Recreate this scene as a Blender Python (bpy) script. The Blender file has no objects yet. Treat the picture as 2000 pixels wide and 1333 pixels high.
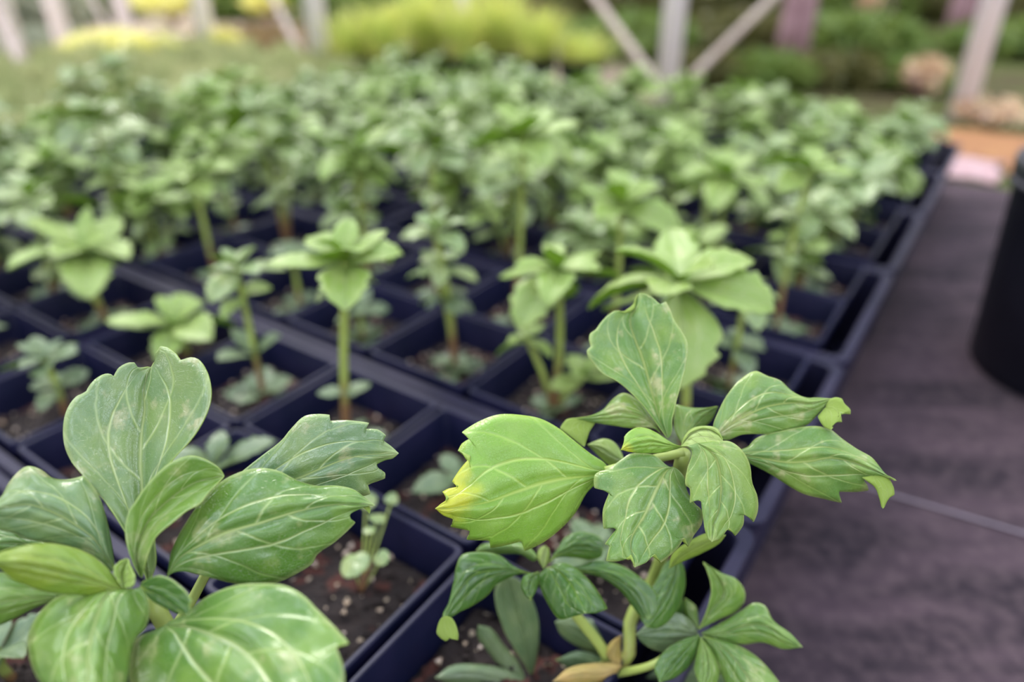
import bpy, math, random
import numpy as np
from mathutils import Vector, Matrix

# ------------------------------------------------------------------ camera, sky, sun, exposure
scene = bpy.context.scene
H = 0.29                                   # camera height above the pot rims (z = 0)
PITCH = math.radians(29.2)
CP, SP, F = math.cos(PITCH), math.sin(PITCH), 1370.0
cam_d = bpy.data.cameras.new('camera')
cam_d.sensor_width = 22.3
cam_d.lens = F / 2000 * 22.3
cam_d.clip_start = 0.01
cam_d.dof.use_dof = True
cam_d.dof.focus_distance = 0.252
cam_d.dof.aperture_fstop = 2.0
cam_d.dof.aperture_blades = 7
cam = bpy.data.objects.new('camera', cam_d)
scene.collection.objects.link(cam)
cam.location = (0, 0, H)
cam.rotation_euler = (math.pi / 2 - PITCH, 0, 0)
scene.camera = cam

scene.view_settings.view_transform = 'Standard'
scene.view_settings.look = 'None'
scene.view_settings.gamma = 1
scene.view_settings.use_curve_mapping = False
scene.view_settings.exposure = 0.66

world = bpy.data.worlds.new('sky')
scene.world = world
world.use_nodes = True
wn, wl = world.node_tree.nodes, world.node_tree.links
wn.clear()
w_out = wn.new('ShaderNodeOutputWorld')
w_bg = wn.new('ShaderNodeBackground')
w_tc = wn.new('ShaderNodeTexCoord')
w_sep = wn.new('ShaderNodeSeparateXYZ')
w_ramp = wn.new('ShaderNodeValToRGB')
w_noise = wn.new('ShaderNodeTexNoise')
w_noise.inputs['Scale'].default_value = 4.5
w_noise.inputs['Detail'].default_value = 4.0
w_mr = wn.new('ShaderNodeMapRange')
w_mr.interpolation_type = 'SMOOTHSTEP'
w_mr.inputs[1].default_value = 0.46
w_mr.inputs[2].default_value = 0.72
w_mr.inputs[3].default_value = 0.42
w_mr.inputs[4].default_value = 5.0
cr = w_ramp.color_ramp
cr.elements[0].position = 0.0
cr.elements[0].color = (0.35, 0.36, 0.26, 1)
cr.elements[1].position = 0.95
cr.elements[1].color = (0.92, 0.98, 1.22, 1)
e = cr.elements.new(0.10); e.color = (0.80, 0.78, 0.74, 1)
e = cr.elements.new(0.34); e.color = (1.0, 1.0, 1.06, 1)
wl.new(w_tc.outputs['Generated'], w_sep.inputs[0])
wl.new(w_sep.outputs['Z'], w_ramp.inputs[0])
wl.new(w_tc.outputs['Generated'], w_noise.inputs['Vector'])
wl.new(w_noise.outputs[0], w_mr.inputs[0])
wl.new(w_ramp.outputs[0], w_bg.inputs[0])
wl.new(w_mr.outputs[0], w_bg.inputs[1])
wl.new(w_bg.outputs[0], w_out.inputs[0])

sun_d = bpy.data.lights.new('sun', 'SUN')
sun_d.energy = 1.5
sun_d.angle = math.radians(25)
sun_d.color = (1.0, 0.96, 0.88)
sun = bpy.data.objects.new('sun', sun_d)
scene.collection.objects.link(sun)
sun.rotation_euler = (math.radians(-38), math.radians(-22), 0)

# ------------------------------------------------------------------ helpers
COL = scene.collection
GZ = -0.098                                 # floor level
AX = Vector((0.566, 0.824, 0)).normalized() # along the aisle, away from the camera
BX = Vector((-AX.y, AX.x, 0))               # across the bed, away from the aisle
ROT = math.atan2(AX.y, AX.x)

def unproj(x, y, d):
    u, v = (x - 1000) / F, (y - 666.5) / F
    return Vector((u * d, d * (CP - v * SP), H - d * (SP + v * CP)))

def on_ground(x, y, z=GZ):
    v = (y - 666.5) / F
    return unproj(x, y, (H - z) / (SP + v * CP))

def tag(o, label=None, cat=None, group=None, kind=None):
    if label: o['label'] = label
    if cat: o['category'] = cat
    if group: o['group'] = group
    if kind: o['kind'] = kind
    return o

def empty(name, loc, label, cat, group=None, rz=0):
    o = bpy.data.objects.new(name, None)
    o.empty_display_size = 0.02
    COL.objects.link(o)
    o.location = loc
    o.rotation_euler.z = rz
    return tag(o, label, cat, group)

class MB:
    """collects vertices and faces, then links them as one mesh object"""
    def __init__(s):
        s.v, s.f, s.m, s.uv = [], [], [], {}
    def add(s, verts, faces, mat=0, uvs=None):
        n = len(s.v)
        s.v += [tuple(p) for p in verts]
        s.f += [tuple(i + n for i in q) for q in faces]
        s.m += ([mat] * len(faces)) if isinstance(mat, int) else list(mat)
        if uvs is not None:
            for i, w in enumerate(uvs):
                s.uv[n + i] = w
    def mesh(s, name, mats, smooth=True):
        me = bpy.data.meshes.new(name)
        me.from_pydata(s.v, [], s.f)
        for m in mats: me.materials.append(m)
        me.polygons.foreach_set('material_index', s.m)
        me.polygons.foreach_set('use_smooth', [smooth] * len(s.f))
        lay = me.uv_layers.new(name='UVMap')
        idx = np.empty(len(me.loops), dtype=np.int32)
        me.loops.foreach_get('vertex_index', idx)
        uv = np.array([s.uv.get(i, (0, 0)) for i in range(len(s.v))], dtype=np.float32)
        lay.data.foreach_set('uv', uv[idx].ravel())
        me.update()
        return me
    def build(s, name, mats, parent=None, smooth=True, loc=None):
        if not isinstance(mats, (list, tuple)): mats = [mats]
        o = bpy.data.objects.new(name, s.mesh(name, mats, smooth))
        COL.objects.link(o)
        if parent is not None: o.parent = parent
        if loc is not None: o.location = loc
        return o

def place(name, me, parent):
    o = bpy.data.objects.new(name, me)
    COL.objects.link(o)
    o.parent = parent
    return o

def catmull(pts, n):
    """smooth curve through pts (any dimension), n samples"""
    P = [np.array(p, dtype=float) for p in pts]
    if len(P) == 2:
        return [P[0] + (P[1] - P[0]) * k / (n - 1) for k in range(n)]
    dl = [0]
    for a, b in zip(P, P[1:]): dl.append(dl[-1] + np.linalg.norm((b - a)[:2] if len(a) > 3 else (b - a)))
    out = []
    ext = [2 * P[0] - P[1]] + P + [2 * P[-1] - P[-2]]
    for k in range(n):
        t = dl[-1] * k / (n - 1)
        i = 0
        while i < len(P) - 2 and t > dl[i + 1]: i += 1
        w = (t - dl[i]) / max(dl[i + 1] - dl[i], 1e-9)
        p0, p1, p2, p3 = ext[i:i + 4]
        out.append(0.5 * (2 * p1 + (p2 - p0) * w + (2 * p0 - 5 * p1 + 4 * p2 - p3) * w * w + (3 * p1 - p0 - 3 * p2 + p3) * w ** 3))
    return out

def outline(pts, n):
    """edge line through traced points; sharp where the line turns hard (tooth tips and notches)"""
    P = [np.array(p[:2], dtype=float) for p in pts]
    N = len(P)
    tang = []
    for i in range(N):
        if i == 0: a = b = P[1] - P[0]
        elif i == N - 1: a = b = P[-1] - P[-2]
        else: a, b = P[i] - P[i - 1], P[i + 1] - P[i]
        ca = np.dot(a, b) / (np.linalg.norm(a) * np.linalg.norm(b) + 1e-9)
        t = (a / (np.linalg.norm(a) + 1e-9) + b / (np.linalg.norm(b) + 1e-9)) / 2
        tang.append(t if ca > 0.45 else t * 0.25)
    dl = [0]
    for a, b in zip(P, P[1:]): dl.append(dl[-1] + np.linalg.norm(b - a))
    ts = sorted(set([round(dl[-1] * k / (n - 1), 5) for k in range(n)]))
    # pull the nearest sample onto every traced corner so that teeth stay crisp
    for d in dl[1:-1]:
        k = min(range(1, len(ts) - 1), key=lambda q: abs(ts[q] - d))
        ts[k] = d
    ts = sorted(ts)
    while len(ts) < n: ts.insert(-1, (ts[-1] + ts[-2]) / 2)
    out = []
    for t in ts[:n]:
        i = 0
        while i < N - 2 and t > dl[i + 1]: i += 1
        L = max(dl[i + 1] - dl[i], 1e-9)
        w = min(max((t - dl[i]) / L, 0), 1)
        h00, h10 = 2 * w ** 3 - 3 * w * w + 1, w ** 3 - 2 * w * w + w
        h01, h11 = -2 * w ** 3 + 3 * w * w, w ** 3 - w * w
        out.append(h00 * P[i] + h10 * L * tang[i] + h01 * P[i + 1] + h11 * L * tang[i + 1])
    return out

def shell(mb, G, UV, th=0.00035, flip=False):
    """G: rows x cols x 3 sheet -> closed thin blade; material 0 above, 1 below"""
    G = np.array(G, dtype=float)
    r, c, _ = G.shape
    du = np.zeros_like(G); dv = np.zeros_like(G)
    du[:, 1:-1] = G[:, 2:] - G[:, :-2]; du[:, 0] = G[:, 1] - G[:, 0]; du[:, -1] = G[:, -1] - G[:, -2]
    dv[1:-1] = G[2:] - G[:-2]; dv[0] = G[1] - G[0]; dv[-1] = G[-1] - G[-2]
    n = np.cross(du, dv)
    ln = np.linalg.norm(n, axis=2, keepdims=True)
    avg = n.reshape(-1, 3).sum(0); avg /= (np.linalg.norm(avg) + 1e-12)
    n = np.where(ln > 1e-12, n / np.maximum(ln, 1e-12), avg)
    if flip: n = -n
    top = G.reshape(-1, 3); bot = (G - n * th).reshape(-1, 3)
    faces, mats = [], []
    N = r * c
    for i in range(r - 1):
        for j in range(c - 1):
            a, b, d, e_ = i * c + j, i * c + j + 1, (i + 1) * c + j + 1, (i + 1) * c + j
            q = (a, b, d, e_) if not flip else (e_, d, b, a)
            faces.append(q); mats.append(0)
            faces.append(tuple(N + k for k in reversed(q))); mats.append(1)
    ring = [j for j in range(c)] + [i * c + c - 1 for i in range(1, r)] + [(r - 1) * c + j for j in range(c - 2, -1, -1)] + [i * c for i in range(r - 2, 0, -1)]
    for a, b in zip(ring, ring[1:] + ring[:1]):
        q = (b, a, N + a, N + b)
        faces.append(q if not flip else tuple(reversed(q))); mats.append(1)
    uvs = [tuple(w) for w in np.array(UV).reshape(-1, 2)] * 2
    mb.add(np.vstack([top, bot]), faces, mats, uvs)

def relief(s, t):
    """how far the blade sinks at its veins and swells between them (0..1)"""
    a = abs(s)
    mid = math.exp(-(s / 0.07) ** 2)
    lat = math.exp(-((a - (0.30 + 0.25 * t)) / 0.07) ** 2) * min(1, t * 5)
    ph = (t - 0.30 * a + (0.08 if s > 0 else 0)) * 5.0
    pin = abs(math.sin(math.pi * ph)) ** 0.7
    return 1.5 * mid + 0.6 * lat - 0.55 * pin * min(1, 3 * a) * (1 - 0.5 * a)

def traced_patch(mb, mid, left, right, el=0.004, er=0.004, n=56, m=9, amp=0.0009, flip=False, uv0=0.0, uv1=1.0, bow=0.0):
    """one sheet of leaf between two edge lines and a midrib; mid carries depth (metres from the lens plane)"""
    M = catmull(mid, n)
    b, tip = mid[0][:2], mid[-1][:2]
    L = outline([b] + list(left) + [tip], n)
    R = outline([b] + list(right) + [tip], n)
    cols = np.linspace(-1, 1, 2 * m + 1)
    def soften(E):
        q = np.array(E); k = max(3, n // 7)
        pad = np.vstack([np.repeat(q[:1], k, 0), q, np.repeat(q[-1:], k, 0)])
        sm = np.array([pad[i:i + 2 * k + 1].mean(0) for i in range(n)])
        f = np.minimum(1, np.minimum(np.arange(n), np.arange(n)[::-1]) / k)[:, None]
        return q * (1 - f) + sm * f
    LS_, RS_ = soften(L), soften(R)
    G, UV = [], []
    for i in range(n):
        t = i / (n - 1)
        w = math.sin(math.pi * min(1, max(0, t))) ** 0.6
        row, ur = [], []
        x0, y0, d0 = M[i][0], M[i][1], M[i][2]
        d0 += bow * math.sin(math.pi * t)
        for s in cols:
            E, Es, ed = (L[i], LS_[i], el) if s < 0 else (R[i], RS_[i], er)
            a = abs(s)
            x, y = x0 + (Es[0] - x0) * a + (E[0] - Es[0]) * a ** 5, y0 + (Es[1] - y0) * a + (E[1] - Es[1]) * a ** 5
            d = d0 + ed * w * a ** 1.4 + 1.5 * amp * w * relief(s, t)
            row.append(unproj(x, y, d))
            ur.append((0.5 + 0.5 * s, uv0 + (uv1 - uv0) * t))
        G.append(row); UV.append(ur)
    G = np.array(G)
    du = G[n // 2, -1] - G[n // 2, 0]; dv = G[n // 2 + 1, m] - G[n // 2 - 1, m]
    nn = np.cross(du, dv)
    c = G[n // 2, m]
    toward = np.array((0, 0, H)) - c
    fl = np.dot(nn, toward) < 0
    if flip: fl = not fl
    shell(mb, G, UV, flip=bool(fl))

def tube(mb, pts, rad, seg=10, mat=0, n=None, v0=0.0, v1=1.0, cap=True):
    P = catmull([tuple(p) for p in pts], n or max(6, 5 * len(pts)))
    N = len(P)
    R = rad if callable(rad) else (lambda t: rad)
    verts, uvs = [], []
    prev = None
    for i in range(N):
        p = Vector(P[i])
        t = (Vector(P[min(i + 1, N - 1)]) - Vector(P[max(i - 1, 0)])).normalized()
        if prev is None:
            a = t.orthogonal().normalized()
        else:
            a = (prev - t * prev.dot(t)).normalized()
        prev = a
        b = t.cross(a)
        for k in range(seg):
            an = 2 * math.pi * k / seg
            verts.append(p + (a * math.cos(an) + b * math.sin(an)) * R(i / (N - 1)))
            uvs.append((k / seg, v0 + (v1 - v0) * i / (N - 1)))
    faces = []
    for i in range(N - 1):
        for k in range(seg):
            q = (k + 1) % seg
            faces.append((i * seg + k, i * seg + q, (i + 1) * seg + q, (i + 1) * seg + k))
    if cap:
        faces.append(tuple(reversed(range(seg))))
        faces.append(tuple((N - 1) * seg + k for k in range(seg)))
    mb.add(verts, faces, mat, uvs)

def rrect(hx, hy, r, z, seg=4):
    """rounded rectangle loop"""
    pts = []
    for cx, cy, a0 in ((hx - r, hy - r, 0), (-hx + r, hy - r, 90), (-hx + r, -hy + r, 180), (hx - r, -hy + r, 270)):
        for k in range(seg + 1):
            a = math.radians(a0 + 90 * k / seg)
            pts.append((cx + r * math.cos(a), cy + r * math.sin(a), z))
    return pts

def loft(mb, loops, mat=0, close_first=True, close_last=True):
    n = len(loops[0])
    verts = [p for l in loops for p in l]
    faces = []
    for i in range(len(loops) - 1):
        for k in range(n):
            q = (k + 1) % n
            faces.append((i * n + k, i * n + q, (i + 1) * n + q, (i + 1) * n + k))
    if close_first: faces.append(tuple(reversed(range(n))))
    if close_last: faces.append(tuple((len(loops) - 1) * n + k for k in range(n)))
    mb.add(verts, faces, mat)

# ------------------------------------------------------------------ materials
def mat_new(name):
    m = bpy.data.materials.new(name)
    m.use_nodes = True
    nt = m.node_tree
    nt.nodes.clear()
    out = nt.nodes.new('ShaderNodeOutputMaterial')
    return m, nt, out

class NG:
    def __init__(s, nt): s.nt = nt
    def n(s, t, **kw):
        o = s.nt.nodes.new(t)
        for k, v in kw.items(): setattr(o, k, v)
        return o
    def link(s, a, b): s.nt.links.new(a, b)
    def put(s, inp, v):
        if hasattr(v, 'is_linked') or isinstance(v, bpy.types.NodeSocket): s.link(v, inp)
        else: inp.default_value = v
    def math(s, op, a, b=0.0, c=0.0, clamp=False):
        o = s.n('ShaderNodeMath', operation=op, use_clamp=clamp)
        s.put(o.inputs[0], a); s.put(o.inputs[1], b); s.put(o.inputs[2], c)
        return o.outputs[0]
    def mix(s, f, a, b, mode='MIX'):
        o = s.n('ShaderNodeMix', data_type='RGBA', blend_type=mode)
        s.put(o.inputs[0], f)
        for q, v in ((o.inputs[6], a), (o.inputs[7], b)):
            s.put(q, v if isinstance(v, bpy.types.NodeSocket) else (*v, 1))
        return o.outputs[2]
    def noise(s, vec, scale, detail=3, rough=0.55):
        o = s.n('ShaderNodeTexNoise')
        if vec is not None: s.link(vec, o.inputs['Vector'])
        o.inputs['Scale'].default_value = scale
        o.inputs['Detail'].default_value = detail
        o.inputs['Roughness'].default_value = rough
        return o.outputs[0]
    def smooth(s, x, a, b, lo=0.0, hi=1.0):
        o = s.n('ShaderNodeMapRange', interpolation_type='SMOOTHSTEP')
        s.put(o.inputs[0], x)
        o.inputs[1].default_value, o.inputs[2].default_value = a, b
        o.inputs[3].default_value, o.inputs[4].default_value = lo, hi
        return o.outputs[0]

def leaf_material(name, blade, blade2, vein, rough=0.33, under=False, vein_amt=1.0, trans=0.25, spec=0.5, patch=None, tipcol=None, simple=False):
    m, nt, out = mat_new(name)
    g = NG(nt)
    tc = g.n('ShaderNodeTexCoord')
    oi = g.n('ShaderNodeObjectInfo')
    uv = g.n('ShaderNodeUVMap')
    # wobble the leaf coordinates a little so veins are not ruled lines
    wob = g.n('ShaderNodeTexNoise'); wob.inputs['Scale'].default_value = 5.0; wob.inputs['Detail'].default_value = 2
    g.link(uv.outputs[0], wob.inputs['Vector'])
    sep = g.n('ShaderNodeSeparateXYZ'); g.link(uv.outputs[0], sep.inputs[0])
    wv = g.n('ShaderNodeSeparateColor'); g.link(wob.outputs['Color'], wv.inputs[0])
    v = g.math('ADD', sep.outputs[1], g.math('MULTIPLY', g.math('SUBTRACT', wv.outputs[1], 0.5), 0.04))
    sx0 = g.math('MULTIPLY', g.math('SUBTRACT', sep.outputs[0], 0.5), 2.0)
    sx = g.math('ADD', sx0, g.math('MULTIPLY', g.math('SUBTRACT', wv.outputs[0], 0.5), 0.06))
    a = g.math('ABSOLUTE', sx)
    a_true = g.math('ABSOLUTE', g.math('ADD', sx0, g.math('MULTIPLY', g.math('SUBTRACT', wv.outputs[0], 0.5), 0.03)))
    side = g.math('MULTIPLY', g.math('GREATER_THAN', sx, 0.0), 0.085)
    # midrib, wide at the base
    wmid = g.math('MULTIPLY_ADD', sep.outputs[1], -0.040, 0.062)
    midv = g.math('SUBTRACT', 1.0, g.math('DIVIDE', a_true, wmid), clamp=True)
    # two strong side ribs that leave the base and run up the middle of each half
    latp = g.math('MULTIPLY_ADD', g.math('POWER', g.math('MAXIMUM', v, 0.001), 0.8), 0.30, 0.24)
    wlat = g.math('MULTIPLY_ADD', sep.outputs[1], -0.022, 0.044)
    latv = g.math('SUBTRACT', 1.0, g.math('DIVIDE', g.math('ABSOLUTE', g.math('SUBTRACT', a, latp)), wlat), clamp=True)
    latv = g.math('MULTIPLY', latv, g.smooth(v, 0.98, 0.70))
    # branch veins
    t = g.math('ADD', g.math('SUBTRACT', v, g.math('MULTIPLY', g.math('POWER', g.math('MAXIMUM', a, 0.001), 1.25), 0.34)), side)
    pp = g.math('PINGPONG', g.math('MULTIPLY', t, 4.3), 0.5)
    br = g.math('SUBTRACT', 1.0, g.math('DIVIDE', pp, 0.065), clamp=True)
    br = g.math('MULTIPLY', br, g.math('MULTIPLY_ADD', a, -0.5, 0.85))
    veins = g.math('MAXIMUM', midv, g.math('MAXIMUM', g.math('MULTIPLY', latv, 0.85), g.math('MULTIPLY', br, 0.75)))
    if not simple:
        vo = g.n('ShaderNodeTexVoronoi', feature='DISTANCE_TO_EDGE')
        mp = g.n('ShaderNodeMapping'); mp.inputs['Scale'].default_value = (9, 13, 1)
        cmb = g.n('ShaderNodeCombineXYZ'); g.link(g.math('MULTIPLY', sx, 0.55), cmb.inputs[0]); g.link(v, cmb.inputs[1]); g.link(oi.outputs['Random'], cmb.inputs[2])
        g.link(cmb.outputs[0], mp.inputs[0]); g.link(mp.outputs[0], vo.inputs['Vector'])
        net = g.math('SUBTRACT', 1.0, g.math('DIVIDE', vo.outputs[0], 0.055), clamp=True)
        veins = g.math('MAXIMUM', veins, g.math('MULTIPLY', net, 0.22))
    veins = g.math('MULTIPLY', veins, vein_amt)
    nz = g.n('ShaderNodeTexNoise'); nz.inputs['Scale'].default_value = 70.0; nz.inputs['Detail'].default_value = 3
    g.link(tc.outputs['Object'], nz.inputs['Vector'])
    mixf = g.math('ADD', g.smooth(nz.outputs[0], 0.35, 0.68), g.math('MULTIPLY', g.math('SUBTRACT', oi.outputs['Random'], 0.5), 0.9), clamp=True)
    col = g.mix(mixf, blade, blade2)
    # margin is a little yellower
    edge = g.math('MAXIMUM', g.smooth(a_true, 0.93, 1.0), g.smooth(sep.outputs[1], 0.93, 1.0))
    col = g.mix(g.math('MULTIPLY', edge, 0.55), col, vein)
    if patch:   # pale scorched blotches between the veins
        nb = g.noise(tc.outputs['Object'], 95, 3)
        nb2 = g.noise(tc.outputs['Object'], 420, 2)
        f = g.math('MULTIPLY', g.smooth(nb, 0.56, 0.68), g.smooth(nb2, 0.35, 0.65, 0.3, 0.8))
        col = g.mix(f, col, patch)
    if tipcol:
        f = g.math('ADD', sep.outputs[1], g.math('MULTIPLY', g.math('SUBTRACT', nz.outputs[0], 0.5), 0.5))
        f = g.math('ADD', f, g.math('MULTIPLY', sx0, -0.10))
        col = g.mix(g.smooth(f, 0.72, 0.92), col, tipcol)
    col = g.mix(g.math('MULTIPLY', veins, 1.0), col, vein)
    bs = g.n('ShaderNodeBsdfPrincipled')
    g.link(col, bs.inputs['Base Color'])
    rn = g.noise(tc.outputs['Object'], 180, 2)
    g.link(g.smooth(rn, 0.3, 0.75, rough * 0.8, rough * 1.35), bs.inputs['Roughness'])
    bs.inputs['Specular IOR Level'].default_value = spec * 1.5
    bp = g.n('ShaderNodeBump'); bp.inputs['Strength'].default_value = 0.5; bp.inputs['Distance'].default_value = 0.0008
    fine = g.noise(tc.outputs['Object'], 600, 3)
    hgt = g.math('ADD', g.math('MULTIPLY', veins, 1.0 if under else -1.0), g.math('MULTIPLY', fine, 0.12))
    hgt = g.math('ADD', hgt, g.math('MULTIPLY', nz.outputs[0], 0.5))
    g.link(hgt, bp.inputs['Height']); g.link(bp.outputs[0], bs.inputs['Normal'])
    tr = g.n('ShaderNodeBsdfTranslucent')
    tcol = g.mix(1.0, col, (0.80, 1.0, 0.30), mode='MULTIPLY')
    bright = g.mix(0.5, tcol, (0.42, 0.62, 0.05))
    g.link(bright, tr.inputs[0])
    ms = g.n('ShaderNodeMixShader'); ms.inputs[0].default_value = trans
    g.link(bs.outputs[0], ms.inputs[1]); g.link(tr.outputs[0], ms.inputs[2])
    g.link(ms.outputs[0], out.inputs[0])
    return m

VEIN = (0.50, 0.62, 0.25)
M_UNDER = leaf_material('leaf_underside', (0.30, 0.44, 0.06), (0.36, 0.50, 0.10), (0.45, 0.58, 0.18), rough=0.5, under=True, trans=0.4, spec=0.3)
M_GREY = leaf_material('leaf_grey_green', (0.115, 0.225, 0.085), (0.185, 0.29, 0.085), VEIN, rough=0.20, patch=(0.42, 0.43, 0.22), trans=0.22, spec=0.6)
M_MID = leaf_material('leaf_green', (0.09, 0.215, 0.028), (0.17, 0.31, 0.045), VEIN, rough=0.20, patch=(0.36, 0.42, 0.16), trans=0.25, spec=0.55)
M_LIME = leaf_material('leaf_lime', (0.20, 0.40, 0.04), (0.27, 0.46, 0.07), (0.46, 0.62, 0.14), rough=0.3, trans=0.25, tipcol=(0.52, 0.56, 0.03))
M_OLIVE = leaf_material('leaf_olive', (0.20, 0.33, 0.035), (0.30, 0.40, 0.04), (0.45, 0.55, 0.14), rough=0.32, trans=0.3)
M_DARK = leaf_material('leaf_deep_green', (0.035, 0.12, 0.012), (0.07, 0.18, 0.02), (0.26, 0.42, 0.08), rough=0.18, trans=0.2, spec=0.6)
M_STRIPE = leaf_material('leaf_green_pale_veins', (0.12, 0.26, 0.05), (0.22, 0.36, 0.065), (0.52, 0.62, 0.22), rough=0.23, trans=0.25, patch=(0.50, 0.50, 0.24))
M_FAR = leaf_material('leaf_young_green', (0.24, 0.35, 0.13), (0.37, 0.46, 0.18), (0.45, 0.55, 0.27), rough=0.23, trans=0.28, simple=True)
M_FRESH = leaf_material('leaf_fresh_green', (0.29, 0.44, 0.09), (0.39, 0.52, 0.14), (0.52, 0.62, 0.28), rough=0.34, trans=0.33, simple=True)
M_OLD = leaf_material('leaf_old_blue_green', (0.095, 0.16, 0.07), (0.16, 0.225, 0.10), (0.26, 0.36, 0.17), rough=0.38, trans=0.15, simple=True)
M_DEAD = leaf_material('leaf_dead_tan', (0.50, 0.34, 0.10), (0.38, 0.30, 0.08), (0.60, 0.45, 0.20), rough=0.55, trans=0.15, simple=True)

def plain(name, c1, c2=None, rough=0.5, scale=30, bump=0.0, bscale=200, spec=0.5, metal=0.0, trans=0.0):
    m, nt, out = mat_new(name)
    g = NG(nt)
    tc = g.n('ShaderNodeTexCoord')
    bs = g.n('ShaderNodeBsdfPrincipled')
    if c2:
        f = g.smooth(g.noise(tc.outputs['Object'], scale, 4), 0.35, 0.65)
        g.link(g.mix(f, c1, c2), bs.inputs['Base Color'])
    else:
        bs.inputs['Base Color'].default_value = (*c1, 1)
    bs.inputs['Roughness'].default_value = rough
    bs.inputs['Metallic'].default_value = metal
    bs.inputs['Specular IOR Level'].default_value = spec
    if bump:
        bp = g.n('ShaderNodeBump'); bp.inputs['Strength'].default_value = bump; bp.inputs['Distance'].default_value = 0.001
        g.link(g.noise(tc.outputs['Object'], bscale, 4), bp.inputs['Height']); g.link(bp.outputs[0], bs.inputs['Normal'])
    g.link(bs.outputs[0], out.inputs[0])
    return m

M_POT = plain('pot_plastic', (0.006, 0.008, 0.030), (0.012, 0.012, 0.040), rough=0.42, scale=25, bump=0.15, bscale=500, spec=0.26)
M_TRAY = plain('tray_plastic', (0.012, 0.012, 0.032), (0.020, 0.018, 0.042), rough=0.48, scale=18, bump=0.2, bscale=400, spec=0.22)
M_BLACKPOT = plain('black_pot_plastic', (0.006, 0.006, 0.013), (0.012, 0.012, 0.022), rough=0.5, scale=10, spec=0.35)
M_STEEL = plain('galvanised_steel', (0.88, 0.83, 0.92), (0.94, 0.90, 0.96), rough=0.5, scale=40, metal=0.0)
M_WIRE = plain('brace_steel', (0.42, 0.33, 0.27), (0.52, 0.44, 0.38), rough=0.6, scale=40)
M_BARK = plain('tree_bark', (0.26, 0.15, 0.17), (0.34, 0.21, 0.23), rough=0.9, scale=14, bump=0.6, bscale=30)

def soil_material():
    m, nt, out = mat_new('potting_soil')
    g = NG(nt)
    tc = g.n('ShaderNodeTexCoord')
    P = tc.outputs['Object']
    base = g.mix(g.noise(P, 160, 5), (0.004, 0.003, 0.003), (0.028, 0.015, 0.011))
    red = g.smooth(g.noise(P, 60, 2), 0.58, 0.68)
    base = g.mix(g.math('MULTIPLY', red, 0.7), base, (0.09, 0.022, 0.012))
    vo = g.n('ShaderNodeTexVoronoi'); vo.inputs['Scale'].default_value = 260
    g.link(P, vo.inputs['Vector'])
    sc = g.n('ShaderNodeSeparateColor'); g.link(vo.outputs['Color'], sc.inputs[0])
    speck = g.math('MULTIPLY', g.math('GREATER_THAN', sc.outputs[0], 0.965), g.math('LESS_THAN', vo.outputs['Distance'], 0.42))
    col = g.mix(speck, base, (0.42, 0.34, 0.24))
    bs = g.n('ShaderNodeBsdfPrincipled')
    g.link(col, bs.inputs['Base Color']); bs.inputs['Roughness'].default_value = 0.85
    bp = g.n('ShaderNodeBump'); bp.inputs['Strength'].default_value = 0.9; bp.inputs['Distance'].default_value = 0.003
    g.link(g.noise(P, 300, 5), bp.inputs['Height']); g.link(bp.outputs[0], bs.inputs['Normal'])
    g.link(bs.outputs[0], out.inputs[0])
    return m
M_SOIL = soil_material()
M_PERLITE = plain('perlite', (0.40, 0.30, 0.20), (0.55, 0.46, 0.38), rough=0.8, scale=90)

def stem_material():
    m, nt, out = mat_new('plant_stem')
    g = NG(nt)
    uv = g.n('ShaderNodeUVMap'); sep = g.n('ShaderNodeSeparateXYZ'); g.link(uv.outputs[0], sep.inputs[0])
    tc = g.n('ShaderNodeTexCoord')
    nz = g.noise(tc.outputs['Object'], 150, 3)
    f = g.math('ADD', sep.outputs[1], g.math('MULTIPLY', g.math('SUBTRACT', nz, 0.5), 0.25))
    col = g.mix(g.smooth(f, 0.22, 0.45), (0.22, 0.12, 0.055), (0.33, 0.42, 0.10))
    bs = g.n('ShaderNodeBsdfPrincipled'); g.link(col, bs.inputs['Base Color']); bs.inputs['Roughness'].default_value = 0.42
    bs.inputs['Subsurface Weight'].default_value = 0.15
    bs.inputs['Subsurface Radius'].default_value = (0.003, 0.004, 0.001)
    g.link(bs.outputs[0], out.inputs[0])
    return m
M_STEM = stem_material()

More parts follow.
